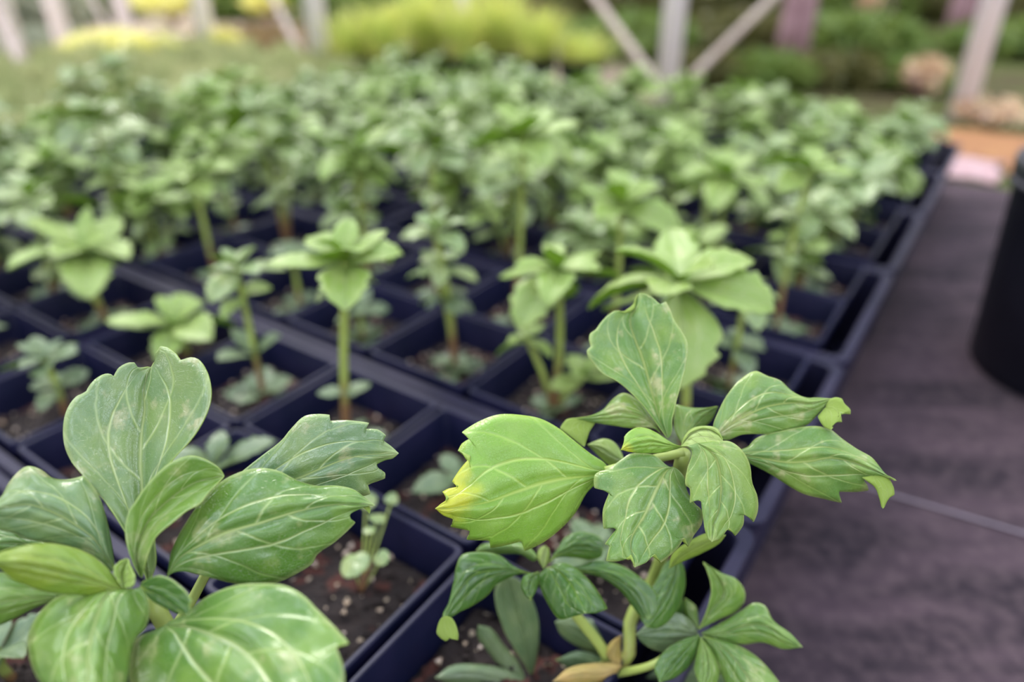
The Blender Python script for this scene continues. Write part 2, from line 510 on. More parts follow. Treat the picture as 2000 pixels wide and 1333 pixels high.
def fabric_material():
    m, nt, out = mat_new('woven_ground_fabric')
    g = NG(nt)
    tc = g.n('ShaderNodeTexCoord')
    P = tc.outputs['Object']
    w1 = g.n('ShaderNodeTexWave', bands_direction='X'); w1.inputs['Scale'].default_value = 150; g.link(P, w1.inputs['Vector'])
    w2 = g.n('ShaderNodeTexWave', bands_direction='Y'); w2.inputs['Scale'].default_value = 150; g.link(P, w2.inputs['Vector'])
    weave = g.math('MULTIPLY', w1.outputs[1], w2.outputs[1])
    mp = g.n('ShaderNodeMapping'); mp.inputs['Scale'].default_value = (1.2, 5.0, 1); mp.inputs['Rotation'].default_value = (0, 0, math.radians(25))
    g.link(P, mp.inputs[0])
    dust = g.smooth(g.noise(mp.outputs[0], 4.2, 5, 0.6), 0.36, 0.66)
    fine = g.noise(P, 90, 4)
    col = g.mix(g.math('MULTIPLY', dust, 0.85), (0.022, 0.017, 0.022), (0.080, 0.055, 0.066))
    col = g.mix(g.math('MULTIPLY', g.smooth(fine, 0.35, 0.7), 0.35), col, (0.13, 0.095, 0.10))
    col = g.mix(g.math('MULTIPLY', weave, 0.30), col, (0.02, 0.018, 0.03))
    bs = g.n('ShaderNodeBsdfPrincipled'); g.link(col, bs.inputs['Base Color']); bs.inputs['Roughness'].default_value = 0.85
    bs.inputs['Specular IOR Level'].default_value = 0.12
    bp = g.n('ShaderNodeBump'); bp.inputs['Strength'].default_value = 0.5; bp.inputs['Distance'].default_value = 0.001
    g.link(g.math('ADD', weave, g.math('MULTIPLY', fine, 0.6)), bp.inputs['Height']); g.link(bp.outputs[0], bs.inputs['Normal'])
    g.link(bs.outputs[0], out.inputs[0])
    return m
M_FABRIC = fabric_material()

def yard_material():
    m, nt, out = mat_new('yard_ground')
    g = NG(nt)
    tc = g.n('ShaderNodeTexCoord')
    P = tc.outputs['Object']
    sep = g.n('ShaderNodeSeparateXYZ'); g.link(P, sep.inputs[0])
    n1 = g.noise(P, 1.6, 4)
    n2 = g.noise(P, 7, 4)
    right = g.smooth(g.math('ADD', sep.outputs[0], g.math('MULTIPLY', g.math('SUBTRACT', n1, 0.5), 2.0)), -0.6, 0.8)
    pale = g.mix(g.smooth(n2, 0.35, 0.65), (0.66, 0.48, 0.42), (0.48, 0.44, 0.26))
    dark = g.mix(g.smooth(n2, 0.35, 0.65), (0.075, 0.060, 0.030), (0.085, 0.105, 0.030))
    col = g.mix(right, pale, dark)
    bs = g.n('ShaderNodeBsdfPrincipled'); g.link(col, bs.inputs['Base Color']); bs.inputs['Roughness'].default_value = 0.95
    bs.inputs['Specular IOR Level'].default_value = 0.1
    bp = g.n('ShaderNodeBump'); bp.inputs['Strength'].default_value = 0.8; bp.inputs['Distance'].default_value = 0.02
    g.link(g.noise(P, 30, 5), bp.inputs['Height']); g.link(bp.outputs[0], bs.inputs['Normal'])
    g.link(bs.outputs[0], out.inputs[0])
    return m
M_YARD = yard_material()
M_PINKGRAVEL = plain('pink_gravel', (0.34, 0.20, 0.20), (0.48, 0.34, 0.34), rough=0.9, scale=60, bump=0.8, bscale=120)
M_MULCH = plain('orange_bark_mulch', (0.26, 0.11, 0.045), (0.34, 0.17, 0.06), rough=0.95, scale=30, bump=0.8, bscale=60)

def foliage_mat(name, c1, c2, trans=0.3):
    m, nt, out = mat_new(name)
    g = NG(nt)
    tc = g.n('ShaderNodeTexCoord')
    f = g.smooth(g.noise(tc.outputs['Object'], 14, 4), 0.35, 0.65)
    col = g.mix(f, c1, c2)
    bs = g.n('ShaderNodeBsdfPrincipled'); g.link(col, bs.inputs['Base Color']); bs.inputs['Roughness'].default_value = 0.55
    bs.inputs['Specular IOR Level'].default_value = 0.3
    tr = g.n('ShaderNodeBsdfTranslucent'); g.link(col, tr.inputs[0])
    ms = g.n('ShaderNodeMixShader'); ms.inputs[0].default_value = trans
    g.link(bs.outputs[0], ms.inputs[1]); g.link(tr.outputs[0], ms.inputs[2]); g.link(ms.outputs[0], out.inputs[0])
    return m
M_YELLOW_SUNLIT = foliage_mat('foliage_yellow_sunlit', (0.80, 0.78, 0.20), (0.95, 0.92, 0.45))  # yellow leaves, their colour brightened to carry sunlight on the back shrubs
M_CREAM = foliage_mat('foliage_cream', (0.55, 0.36, 0.22), (0.90, 0.74, 0.50))  # on the small back clumps this paleness replaces sunlight on leaves
M_BUSHDARK = foliage_mat('foliage_dark', (0.085, 0.095, 0.025), (0.16, 0.15, 0.045))
M_BUSHGREEN = foliage_mat('foliage_green', (0.12, 0.20, 0.04), (0.20, 0.27, 0.06))
M_BUSHBROWN = foliage_mat('foliage_brown', (0.24, 0.17, 0.08), (0.36, 0.26, 0.12))
M_BUSHGREY = foliage_mat('foliage_grey_green', (0.26, 0.31, 0.22), (0.42, 0.42, 0.30))
M_GRASS = foliage_mat('grass_blade', (0.50, 0.60, 0.14), (0.74, 0.76, 0.22))
M_MAT = foliage_mat('mat_foliage', (0.34, 0.40, 0.17), (0.54, 0.55, 0.28))

# ------------------------------------------------------------------ ground
def flat(name, pts, z, mat, label=None):
    mb = MB()
    n = len(pts)
    mb.add([(p[0], p[1], z) for p in pts] + [(p[0], p[1], z - 0.003) for p in pts],
           [tuple(range(n))] + [tuple(n + (n - 1 - k) for k in range(n))] + [(k, n + k, n + (k + 1) % n, (k + 1) % n) for k in range(n)])
    o = mb.build(name, mat, smooth=False)
    o['kind'] = 'structure'
    if label: o['label'] = label
    return o

def ragged(pts, amp, seed, step=0.03):
    """break straight edges into an uneven outline"""
    rnd = random.Random(seed)
    out = []
    for p, q in zip(pts, pts[1:] + pts[:1]):
        p, q = Vector((p[0], p[1], 0)), Vector((q[0], q[1], 0))
        n = max(2, int((q - p).length / step))
        for k in range(n):
            c = p.lerp(q, k / n)
            out.append((c.x + rnd.uniform(-amp, amp), c.y + rnd.uniform(-amp, amp)))
    return out

def ab(a, b, z=0.0):        # a along the aisle, b across the bed, in units of H
    return AX * (a * H) + BX * (b * H) + Vector((0, 0, z))

flat('ground', [(-30, -5), (30, -5), (30, 40), (-30, 40)], GZ - 0.004, M_YARD)
fab = [ab(-6, -6), ab(5.4, -6), ab(5.4, 9), ab(-6, 9)]
flat('floor', fab, GZ, M_FABRIC, 'dark woven ground fabric under the trays and along the aisle')
pink = [ab(5.5, 0.38), ab(5.5, -0.05), ab(6.1, -0.05), ab(6.1, 0.38)]
flat('trim_1', ragged(pink, .010, 1), GZ + 0.004, M_PINKGRAVEL, 'pale pink gravel strip at the end of the aisle')
flat('trim_2', ragged([ab(6.12, 0.9), ab(6.12, -0.08), ab(5.8, -0.12), ab(5.8, -1.8), ab(7.2, -1.8), ab(7.2, 0.9)], .014, 2), GZ + 0.002, M_MULCH, 'orange bark mulch beyond the aisle')

# pale line across the ground fabric
p0, p1 = on_ground(1560, 918), on_ground(2600, 1228)
mb = MB()
tube(mb, [p0 + Vector((0, 0, .002)), (p0 + p1) / 2 + Vector((0.001, 0.001, .002)), p1 + Vector((0, 0, .002))], 0.0011, seg=6)
tag(mb.build('string', plain('pale_string', (0.20, 0.17, 0.20), (0.26, 0.22, 0.26), rough=0.8)), 'pale thin string lying across the dark aisle fabric', 'string')

# ------------------------------------------------------------------ pots and trays
PITCHU = 0.351
A0 = []
a = -0.37
for k in range(7):
    A0 += [a, a + 0.35]
    a += 0.78
B0 = [0.262, 0.620, 0.974, 1.328, 1.682] + [2.10 + PITCHU * j for j in range(5)] + [3.92 + PITCHU * j for j in range(2)]
ORD = ['first', 'second', 'third', 'fourth', 'fifth', 'sixth', 'seventh', 'eighth', 'ninth', 'tenth', 'eleventh', 'twelfth', 'thirteenth', 'fourteenth']

def cell(i, j, z=0.0):
    return ab(A0[i] + 0.175, B0[j] + 0.1755, z)

def project(p):
    h = H - p.z
    d = p.y * CP + h * SP
    return 1000 + F * p.x / d, 666.5 + F * (h * CP - p.y * SP) / d, d

def pot_mesh():
    mb = MB()
    W = 0.0492
    L = [rrect(0.0360, 0.0360, 0.004, -0.090), rrect(0.0368, 0.0368, 0.004, -0.088), rrect(0.0452, 0.0452, 0.005, -0.0125),
         rrect(W - 0.0004, W - 0.0004, 0.005, -0.0105), rrect(W, W, 0.005, -0.0095), rrect(W, W, 0.005, -0.0008), rrect(W - 0.0008, W - 0.0008, 0.005, 0),
         rrect(W - 0.0024, W - 0.0024, 0.004, 0), rrect(W - 0.0030, W - 0.0030, 0.004, -0.0008), rrect(0.0440, 0.0440, 0.004, -0.0125),
         rrect(0.0355, 0.0355, 0.004, -0.086)]
    loft(mb, L)
    return mb.mesh('pot_body', [M_POT], smooth=False)
POT = pot_mesh()

def soil_mesh(seed, fancy):
    rnd = random.Random(seed)
    mb = MB()
    n = 22
    hw = 0.0412
    vs, fs = [], []
    for i in range(n):
        for j in range(n):
            x, y = -hw + 2 * hw * i / (n - 1), -hw + 2 * hw * j / (n - 1)
            edge = max(abs(x), abs(y)) / hw
            vs.append((x, y, -0.026 + rnd.uniform(-0.0014, 0.0014) + 0.004 * math.sin(x * 70 + seed) * math.cos(y * 60) * (1 - edge) - (0.004 if edge > 0.99 else 0)))
    for i in range(n - 1):
        for j in range(n - 1):
            fs.append((i * n + j, (i + 1) * n + j, (i + 1) * n + j + 1, i * n + j + 1))
    mb.add(vs, fs)
    # bits of bark and perlite lying in the mix
    for k in range(90 if fancy else 24):
        c = Vector((rnd.uniform(-.9, .9) * hw, rnd.uniform(-.9, .9) * hw, -0.0245 + rnd.uniform(0, .002)))
        r = rnd.uniform(0.0007, 0.0023)
        q = []
        for s in (-1, 1):
            for an in (0, 2.1, 4.2):
                q.append(c + Vector((math.cos(an + k) * r, math.sin(an + k) * r * rnd.uniform(.6, 1.2), s * r * 0.5)))
        mb.add(q, [(0, 2, 1), (3, 4, 5), (0, 1, 4, 3), (1, 2, 5, 4), (2, 0, 3, 5)], 1 if rnd.random() < 0.25 else 0)
    return mb.mesh('soil', [M_SOIL, M_PERLITE], smooth=False)
SOILS = [soil_mesh(s, True) for s in range(5)]

def in_view(p, mx=170, my=420, top=-50):
    x, y, d = project(p)
    return -mx < x < 2000 + mx and top < y < 1333 + my and d > 0.1

cells = [(i, j) for i in range(len(A0)) for j in range(12) if in_view(cell(i, j))]
if (1, 0) not in cells: cells.append((1, 0))
for i, j in cells:
    t = empty('nursery_pot', cell(i, j), f'square dark navy plastic pot, {ORD[i-1]} row back, {ORD[j]} pot in from the aisle', 'plant pot', 'square nursery pots in the trays', ROT)
    place('pot_body', POT, t)
    s = place('soil', SOILS[(i * 3 + j) % 5], t)
    s.rotation_euler.z = math.pi / 2 * ((i + j) % 4)

def tray(a_lo, a_hi, b_lo, b_hi, label):
    mb = MB()
    cx = ab((a_lo + a_hi) / 2, (b_lo + b_hi) / 2)
    hx, hy = (a_hi - a_lo) / 2 * H, (b_hi - b_lo) / 2 * H
    L = [rrect(hx - .010, hy - .010, .008, GZ + .0012), rrect(hx - .0045, hy - .0045, .010, -0.0130), rrect(hx, hy, .012, -0.0130), rrect(hx, hy, .012, -0.0075),
         rrect(hx - .001, hy - .001, .012, -0.0065), rrect(hx - .0078, hy - .0078, .009, -0.0065), rrect(hx - .0086, hy - .0086, .009, -0.0075),
         rrect(hx - .0110, hy - .0110, .008, GZ + .0030)]
    loft(mb, L)
    o = mb.build('carry_tray', M_TRAY, smooth=False, loc=cx)
    o.rotation_euler.z = ROT
    tag(o, label, 'tray', 'black carry trays holding the pots')
for k in range(7):
    a_lo, a_hi = A0[2 * k] - 0.036, A0[2 * k + 1] + 0.35 + 0.036
    used = [c for c in cells if c[0] // 2 == k]
    if any(c[1] < 5 for c in used):
        tray(a_lo, a_hi, 0.180, B0[4] + PITCHU + 0.026, f'dark ten-pot carry tray beside the aisle, {ORD[k]} tray back')
    if any(c[1] >= 10 for c in used):
        tray(a_lo, a_hi, B0[10] - 0.026, B0[11] + PITCHU + 0.036, f'dark carry tray in the innermost row far from the aisle, {ORD[k]} tray back')
    if any(5 <= c[1] < 10 for c in used):
        tray(a_lo, a_hi, B0[5] - 0.026, B0[9] + PITCHU + 0.026, f'dark ten-pot carry tray in the inner row, {ORD[k]} tray back')

# ------------------------------------------------------------------ generic leaves
def leaf_grid(L, W, droop, fold, teeth=3, nt=20, m=4, twist=0.0, base=0.14, rnd=None, lift=0.0):
    """a pachysandra leaf: narrow wedge base, widest beyond the middle, coarse teeth towards the tip"""
    G, UV = [], []
    x, z, ang = 0.0, 0.0, 0.0
    st = L / (nt - 1)
    for i in range(nt):
        t = i / (nt - 1)
        prof = base * (1 - t) + (math.sin(math.pi * min(1, t ** 1.25)) ** 0.85)
        hw = W / 2 * prof * (1 if t < 0.999 else 0.06)
        if t > 0.52:
            ph = (t - 0.52) / 0.48 * teeth
            hw *= 1 - 0.30 * (ph % 1.0) * (1 if ph < teeth else 0)
        row, ur = [], []
        for k in range(-m, m + 1):
            s = k / m
            y = hw * s
            up = fold * abs(y) - 0.12 * hw * s * s
            up += 0.0008 * relief(s, t) * -1 * (L / 0.05)
            yy = y * math.cos(twist * t); zz = up + y * math.sin(twist * t)
            row.append((x - math.sin(ang) * zz, yy, z + math.cos(ang) * zz))
            ur.append((0.5 + 0.5 * s, t))
        G.append(row); UV.append(ur)
        ang = lift * (1 - t) * 0 - droop * (t ** 1.3)
        x += st * math.cos(ang); z += st * math.sin(ang)
    return G, UV

def leaf_mesh(seed, mats, L=0.05, nt=20, m=4):
    rnd = random.Random(seed)
    mb = MB()
    G, UV = leaf_grid(L, L * rnd.uniform(0.50, 0.66), rnd.uniform(0.2, 0.95), rnd.uniform(0.05, 0.45), teeth=rnd.choice((3, 3, 4)), nt=nt, m=m, twist=rnd.uniform(-0.5, 0.5), rnd=rnd)
    shell(mb, G, UV, th=0.0004, flip=True)
    return mb.mesh('leaf', mats)

def leaf_set(mat, seed, nt=20, m=4):
    return [leaf_mesh(seed + k, [mat, M_UNDER], nt=nt, m=m) for k in range(7)]
LS = {'far': leaf_set(M_FAR, 10), 'fresh': leaf_set(M_FRESH, 30), 'old': leaf_set(M_OLD, 50), 'grey': leaf_set(M_GREY, 70),
      'stripe': leaf_set(M_STRIPE, 90)}

def leaf_matrix(pos, az, elev, scale, roll=0.0):
    return Matrix.Translation(pos) @ Matrix.Rotation(az, 4, 'Z') @ Matrix.Rotation(-elev, 4, 'Y') @ Matrix.Rotation(roll, 4, 'X') @ Matrix.Diagonal((scale, scale, scale, 1))

def merge_leaf(mb, me, M):
    v = np.empty(len(me.vertices) * 3, dtype=np.float32); me.vertices.foreach_get('co', v)
    v = v.reshape(-1, 3)
    R = np.array(M)
    w = v @ R[:3, :3].T + R[:3, 3]
    uvl = me.uv_layers[0].data
    uvs = {}
    for l in me.loops: uvs[l.vertex_index] = tuple(uvl[l.index].uv)
    mb.add(w, [tuple(p.vertices) for p in me.polygons], [p.material_index for p in me.polygons], [uvs.get(i, (0, 0)) for i in range(len(v))])

def make_plant(loc, label, group, spec, rnd, individual):
    """spec: list of whorls (height, count, size, elevation lo/hi, leaf set), stems follow the whorls"""
    t = empty('pachysandra_plant', loc, label, 'plant', group)
    jobs = []
    for stem in spec['stems']:
        lean = Vector((stem.get('lx', 0), stem.get('ly', 0), 0))
        h = stem['h']
        top = lean + Vector((0, 0, h))
        mid = lean * 0.45 + Vector((rnd.uniform(-.003, .003), rnd.uniform(-.003, .003), h * 0.5))
        if h > 0.012:
            mb = MB()
            tube(mb, [(0, 0, -0.004), mid, top], lambda q: stem.get('r', 0.0026) * (1.0 - 0.12 * q), seg=8, n=9)
            mb.build('stem', M_STEM, t)
        for (fr, n, size, e0, e1, ls) in stem['whorls']:
            c = mid * (fr * 2) if fr < 0.5 else mid.lerp(top, (fr - 0.5) * 2)
            ph = rnd.uniform(0, 6.28)
            for k in range(n):
                az = ph + 2.39996 * k + rnd.uniform(-.25, .25)
                f = k / max(n - 1, 1)
                el = math.radians(e0 + (e1 - e0) * f + rnd.uniform(-9, 9))
                s = size * (1.0 - 0.45 * f ** 1.5) * rnd.uniform(0.85, 1.12) / 0.05
                off = Vector((0, 0, 0.006 * f - 0.003))
                jobs.append((rnd.choice(LS[ls]), leaf_matrix(c + off, az, el, s, rnd.uniform(-.35, .35))))
    if individual:
        for me, M in jobs:
            o = place('leaf', me, t)
            o.matrix_local = M
    else:
        mb = MB()
        for me, M in jobs: merge_leaf(mb, me, M)
        names = [m for m in jobs[0][0].materials]
        o = mb.build('foliage', names, t)
    return t

SZ = -0.0255
def st(h, *wh, **k): return dict(h=h, whorls=list(wh), **k)
basal = (0.0, 8, 0.031, 8, 35, 'old')
SPECIAL = {
    (3, 2): ('tall pachysandra seedling with one straight stem and tufted top', [st(0.142, (1.0, 12, 0.048, -4, 60, 'fresh'), (0.92, 4, 0.030, -25, 5, 'far'), (0.0, 8, 0.031, 10, 35, 'old'), (0.30, 3, 0.022, 5, 15, 'old'), r=0.0032, lx=0.016)]),
    (4, 1): ('pale green two-storey pachysandra with lime lower side shoot', [st(0.118, (1.0, 10, 0.052, -25, 45, 'fresh'), r=0.003), st(0.062, (1.0, 6, 0.026, -10, 50, 'fresh'), lx=-0.022, ly=0.004), st(0.03, (1.0, 8, 0.034, 10, 60, 'fresh'), lx=0.022), st(0.0, basal)]),
    (4, 0): ('broad drooping-leaved pachysandra rising behind the sharp right plant', [st(0.136, (1.0, 10, 0.066, -25, 55, 'fresh'), r=0.0034, lx=-0.018), st(0.02, (0.5, 7, 0.03, 5, 50, 'old'))]),
    (4, 2): ('bushy column of small pachysandra leaves on brown stems', [st(0.125, (1.0, 8, 0.032, 0, 55, 'far'), (0.78, 6, 0.03, -20, 20, 'far'), (0.55, 6, 0.03, -25, 15, 'old'), lx=-0.010), st(0.09, (1.0, 7, 0.03, -5, 50, 'far'), lx=-0.012, ly=0.004), st(0.0, basal)]),
    (3, 3): ('thin forked pachysandra on a brown stem, left of the tall one', [st(0.112, (1.0, 8, 0.034, -10, 55, 'far'), (0.8, 3, 0.028, 0, 30, 'fresh'), (0.35, 4, 0.034, 40, 55, 'old')), st(0.0, (0.0, 7, 0.032, 10, 40, 'old'))]),
    (3, 4): ('low bright broad-leaved pachysandra behind the sharp left plant', [st(0.034, (1.0, 9, 0.058, -5, 55, 'fresh'), r=0.003)]),
    (3, 5): ('large flat-topped pachysandra at the left edge with pale stem', [st(0.075, (1.0, 10, 0.066, 8, 50, 'fresh'), (1.0, 4, 0.05, -30, -10, 'far'), r=0.0036), st(0.0, basal)]),
    (2, 2): ('small grey-green pachysandra half hidden behind the sharp left plant', [st(0.048, (1.0, 6, 0.034, 25, 65, 'old'), (0.4, 4, 0.03, 10, 30, 'old'))]),
    (3, 1): ('tiny seedling with few grey-green leaves low on the soil', [st(0.012, (1.0, 5, 0.032, 0, 30, 'old'))]),
    (3, 0): ('low tuft of blue-green leaves hidden under the sharp right plant', [st(0.012, (1.0, 6, 0.03, 5, 40, 'old'))]),
    (5, 1): ('lime-topped pachysandra with upright pointed leaves', [st(0.135, (1.0, 10, 0.050, 5, 65, 'fresh')), st(0.0, basal)]),
    (5, 2): ('very tall pachysandra with a wide green crown', [st(0.178, (1.0, 11, 0.054, -10, 50, 'fresh'), (0.8, 5, 0.03, -10, 20, 'far'), lx=0.008), st(0.0, basal)]),
    (5, 3): ('tall pachysandra with a full pale crown over dark pots', [st(0.165, (1.0, 11, 0.048, -10, 50, 'far'), (0.7, 5, 0.03, -10, 20, 'far')), st(0.0, basal)]),
    (4, 5): ('flat-crowned pachysandra with a greenish straight stem', [st(0.118, (1.0, 10, 0.050, -10, 40, 'fresh'), r=0.003), st(0.0, basal)]),
    (4, 4): ('short dull pachysandra with upright leaves in shade of its neighbours', [st(0.05, (1.0, 7, 0.034, 10, 55, 'old')), st(0.0, basal)]),
    (4, 3): ('low loose tuft of small dull leaves beside the tall stem', [st(0.03, (1.0, 7, 0.03, 0, 45, 'old')), st(0.0, basal)]),
    (2, 3): ('low dark seedling between pots behind the left plant', [st(0.015, (1.0, 5, 0.026, 0, 35, 'old'))]),
    (2, 4): ('leafy grey-green tuft low at the left edge', [st(0.05, (1.0, 9, 0.034, 0, 55, 'old'), (0.5, 5, 0.03, 0, 30, 'old'))]),
    (2, 5): ('mixed green tuft at the far left edge', [st(0.07, (1.0, 9, 0.034, 0, 55, 'far'), (0.6, 5, 0.03, 0, 30, 'old'))]),
    (5, 0): ('leafy pachysandra by the aisle edge with layered whorls', [st(0.085, (1.0, 8, 0.036, -10, 50, 'far'), (0.5, 5, 0.03, 0, 20, 'old')), st(0.0, basal)]),
    (6, 0): ('tall layered pale pachysandra beside the aisle', [st(0.155, (1.0, 9, 0.046, -10, 50, 'fresh'), (0.75, 6, 0.034, -10, 20, 'far'), (0.5, 5, 0.03, 0, 20, 'far')), st(0.0, basal)]),
}
KINDS = ['upright green', 'broad pale green', 'compact green', 'slender', 'layered', 'leafy']
def random_spec(rnd, i, j):
    h = rnd.choice((0.06, 0.08, 0.10, 0.12, 0.13, 0.15)) * rnd.uniform(0.9, 1.1)
    if i >= 9: h = rnd.uniform(0.050, 0.088)
    elif i >= 7: h = rnd.uniform(0.065, 0.115)
    kind = KINDS[(i * 7 + j * 3) % 6]
    ls = rnd.choice(('far', 'far', 'fresh'))
    stems = [st(h, (1.0, rnd.randint(9, 12), rnd.uniform(0.048, 0.062), -15, 50, ls), (rnd.uniform(.65, .8), 5, 0.034, -15, 25, 'far'), (rnd.uniform(.25, .4), 4, 0.03, 0, 25, 'far'), lx=rnd.uniform(-.01, .01), ly=rnd.uniform(-.008, .008))]
    for q in range(rnd.choice((1, 2, 2))):
        an = rnd.uniform(0, 6.28)
        stems.append(st(h * rnd.uniform(0.45, 0.92), (1.0, rnd.randint(8, 10), rnd.uniform(0.034, 0.046), -10, 50, rnd.choice(('far', 'fresh'))), (0.6, 4, 0.03, -10, 20, 'far'), lx=0.026 * math.cos(an), ly=0.026 * math.sin(an), r=0.0021))
    stems.append(st(0.0, basal))
    return kind, stems

for i, j in cells:
    if (i, j) in ((1, 0), (2, 0), (2, 1)) or i == 0: continue
    rnd = random.Random(i * 101 + j * 7 + 3)
    where = f'{ORD[i-1]} row back, {ORD[j]} from the aisle'
    if i == 1:
        lab, stems = f'low seedling in {where}', [st(0.02, (1.0, 6, 0.03, 0, 40, 'old'))]
    elif (i, j) in SPECIAL:
        lab, stems = SPECIAL[(i, j)]
    else:
        kind, stems = random_spec(rnd, i, j)
        lab = f'{kind} young pachysandra in its pot, {where}'
    off = Vector((rnd.uniform(-.006, .006), rnd.uniform(-.006, .006), SZ))
    make_plant(cell(i, j) + off, lab, 'young pachysandra plants in the tray pots', dict(stems=stems), rnd, i <= 7)

# small weed in the open pot
rnd = random.Random(5)
wp = on_ground(705, 1160, SZ)
t = empty('weed_seedling', wp, 'small pale green weed with rounded leaves on open soil', 'weed')
for (px, py, z, r) in ((690, 1100, .004, .0085), (745, 1090, .006, .0045), (722, 1035, .012, .0035), (715, 975, .016, .0065), (738, 1010, .012, .005), (765, 975, .012, .004)):
    q = on_ground(px, py, z)
    mb = MB()
    G, UV = [], []
    for a_ in range(13):
        rr = r * (a_ / 12)
        row, ur = [], []
        for b_ in range(17):
            an = 2 * math.pi * b_ / 16
            lob = 1 - 0.28 * math.exp(-((an - math.pi) / 0.35) ** 2) + 0.05 * math.cos(3 * an)
            row.append((rr * lob * math.cos(an), rr * lob * math.sin(an), 0.12 * rr * math.cos(2 * an) - 20 * rr * rr))
            ur.append((0.5 + 0.4 * math.cos(an) * a_ / 12, 0.5 + 0.4 * math.sin(an) * a_ / 12))
        G.append(row); UV.append(ur)
    shell(mb, G, UV, th=0.0003, flip=True)
    o = mb.build('leaf', [M_FAR, M_UNDER], t)
    o.location = q - wp
    o.rotation_euler = (rnd.uniform(-.3, .3) + .2, rnd.uniform(-.3, .3), rnd.uniform(0, 6))
    mb = MB(); tube(mb, [(0, 0, 0), (q - wp) * 0.5 + Vector((0, 0, -.001)), q - wp - Vector((0, 0, .0006))], 0.0006, seg=6)
    mb.build('stem', M_STEM, t)

# ------------------------------------------------------------------ the two sharp plants in front, leaf by leaf
def K(x0, y0, s):            # reader for points taken from an enlarged part of the view
    return lambda *p: [(x0 + a_ * s, y0 + b_ * s) for a_, b_ in p]
C1, C2, C3 = K(0, 640, .2701), K(0, 960, .2798), K(300, 860, .3549)
C4, C5, C6, C7 = K(840, 780, .2401), K(1120, 560, .2251), K(1300, 700, .24), K(1120, 780, .2551)
C8, C9 = K(840, 1020, .2347), K(850, 1000, .4)

def dm(pts, d0, d1, p=1.0):
    """give depths running from d0 at the base to d1 at the tip"""
    L = [0]
    for a_, b_ in zip(pts, pts[1:]): L.append(L[-1] + math.dist(a_, b_))
    return [(x, y, d0 + (d1 - d0) * (l / L[-1]) ** p) for (x, y), l in zip(pts, L)]

def leaf(parent, mat, mid, left, right, el=.004, er=.004, extra=None, label=None, under=None, **kw):
    mb = MB()
    traced_patch(mb, mid, left, right, el, er, **kw)
    if extra:
        for ex in extra:
            traced_patch(mb, *ex[:3], **ex[3])
    for k, v in enumerate(mb.v):
        mb.v[k] = tuple(Vector(v) - parent.location)
    o = mb.build('leaf', [mat, under or M_UNDER], parent)
    if label: o['label'] = label
    return o

# ---- left plant
base = cell(1, 0, SZ)
LP = empty('pachysandra_plant', base, 'sharp broad-leaved grey-green pachysandra filling the lower left corner', 'plant')
crown = unproj(292, 1165, .226)
mb = MB()
tube(mb, [Vector((0, 0, -.004)), (crown - base) * .5 + Vector((.006, .004, 0)), crown - base], lambda q: .0034 - .0006 * q, seg=14, n=26)
mb.build('stem', M_STEM, LP)
mb = MB()
q0, q1 = unproj(318, 1260, .236), unproj(403, 1120, .243)
tube(mb, [q0 - base, unproj(362, 1195, .239) - base, q1 - base], .0017, seg=10, n=14, v0=.6)
mb.build('stem', M_STEM, LP)
M_ = {}
leaf(LP, M_GREY, dm([(290, 1140)] + C1((1030, 1500), (1028, 1180), (1015, 1000), (1020, 780), (1045, 600), (1042, 450), (1092, 285)), .228, .252),
     [(280, 1110), (262, 1066)] + C1((900, 1464), (800, 1310), (700, 1190), (590, 1060), (510, 960), (465, 850), (460, 680), (490, 580), (550, 500), (622, 462), (634, 438), (680, 380), (760, 335), (800, 337), (822, 352), (850, 300), (910, 260), (970, 253), (995, 286)),
     [(303, 1105), (301, 1050)] + C1((1150, 1090), (1250, 950), (1380, 810), (1460, 690), (1520, 540), (1525, 440), (1490, 310), (1430, 230), (1380, 215), (1305, 237), (1270, 190), (1200, 142), (1160, 135), (1128, 180), (1122, 240)),
     el=-.004, er=-.006, amp=.0013, n=90, label='upright grey-green leaf with scorched blotches')
leaf(LP, M_MID, dm([(276, 1130), (266, 1085), (281, 1035), (300, 1005), (345, 965), (385, 942), (438, 930)], .220, .232),
     [(252, 1080), (245, 1030), (252, 998), (262, 985), (292, 942), (338, 902), (373, 891), (400, 898), (427, 915)],
     [(283, 1100), (291, 1075), (304, 1048), (336, 1021), (364, 998), (389, 985), (405, 965)], el=-.003, er=-.006)
leaf(LP, M_MID, dm([(326, 1128), (350, 1091), (389, 1066), (442, 1041), (513, 1020), (584, 998), (655, 986), (733, 987)], .222, .236),
     [(335, 1076), (371, 1009), (406, 963), (449, 931), (499, 915), (541, 919), (584, 940), (619, 949), (655, 949), (690, 956), (715, 974)],
     [(335, 1121), (353, 1117), (406, 1128), (453, 1140), (499, 1146), (541, 1139), (584, 1119), (612, 1099), (618, 1086), (655, 1059), (694, 1021), (677, 1007), (708, 993)],
     el=.008, er=.003, amp=.0013, n=80, extra=[([(700, 982, .2372), (722, 990, .237), (722, 1004, .236)], [(712, 984), (724, 994)], [(706, 990), (714, 996)], dict(n=10, m=3, el=0, er=0, amp=0, flip=True))])
leaf(LP, M_GREY, dm([(330, 1124), (420, 1040), (520, 965), (600, 927), (690, 893), (779, 886)], .232, .254),
     [(352, 1080), (400, 1000), (440, 950), (479, 916), (512, 890), (550, 860), (569, 837), (595, 813), (621, 809), (644, 811), (645, 822), (677, 821), (721, 827), (714, 838), (737, 839), (754, 851), (748, 860), (764, 872)],
     [(400, 1085), (500, 1020), (600, 985), (662, 956), (707, 970), (724, 965), (719, 948), (752, 935), (752, 924), (730, 911), (752, 900), (768, 896)],
     el=.004, er=.006, amp=.0010, n=90, label='grey-green leaf with saw-toothed tip')
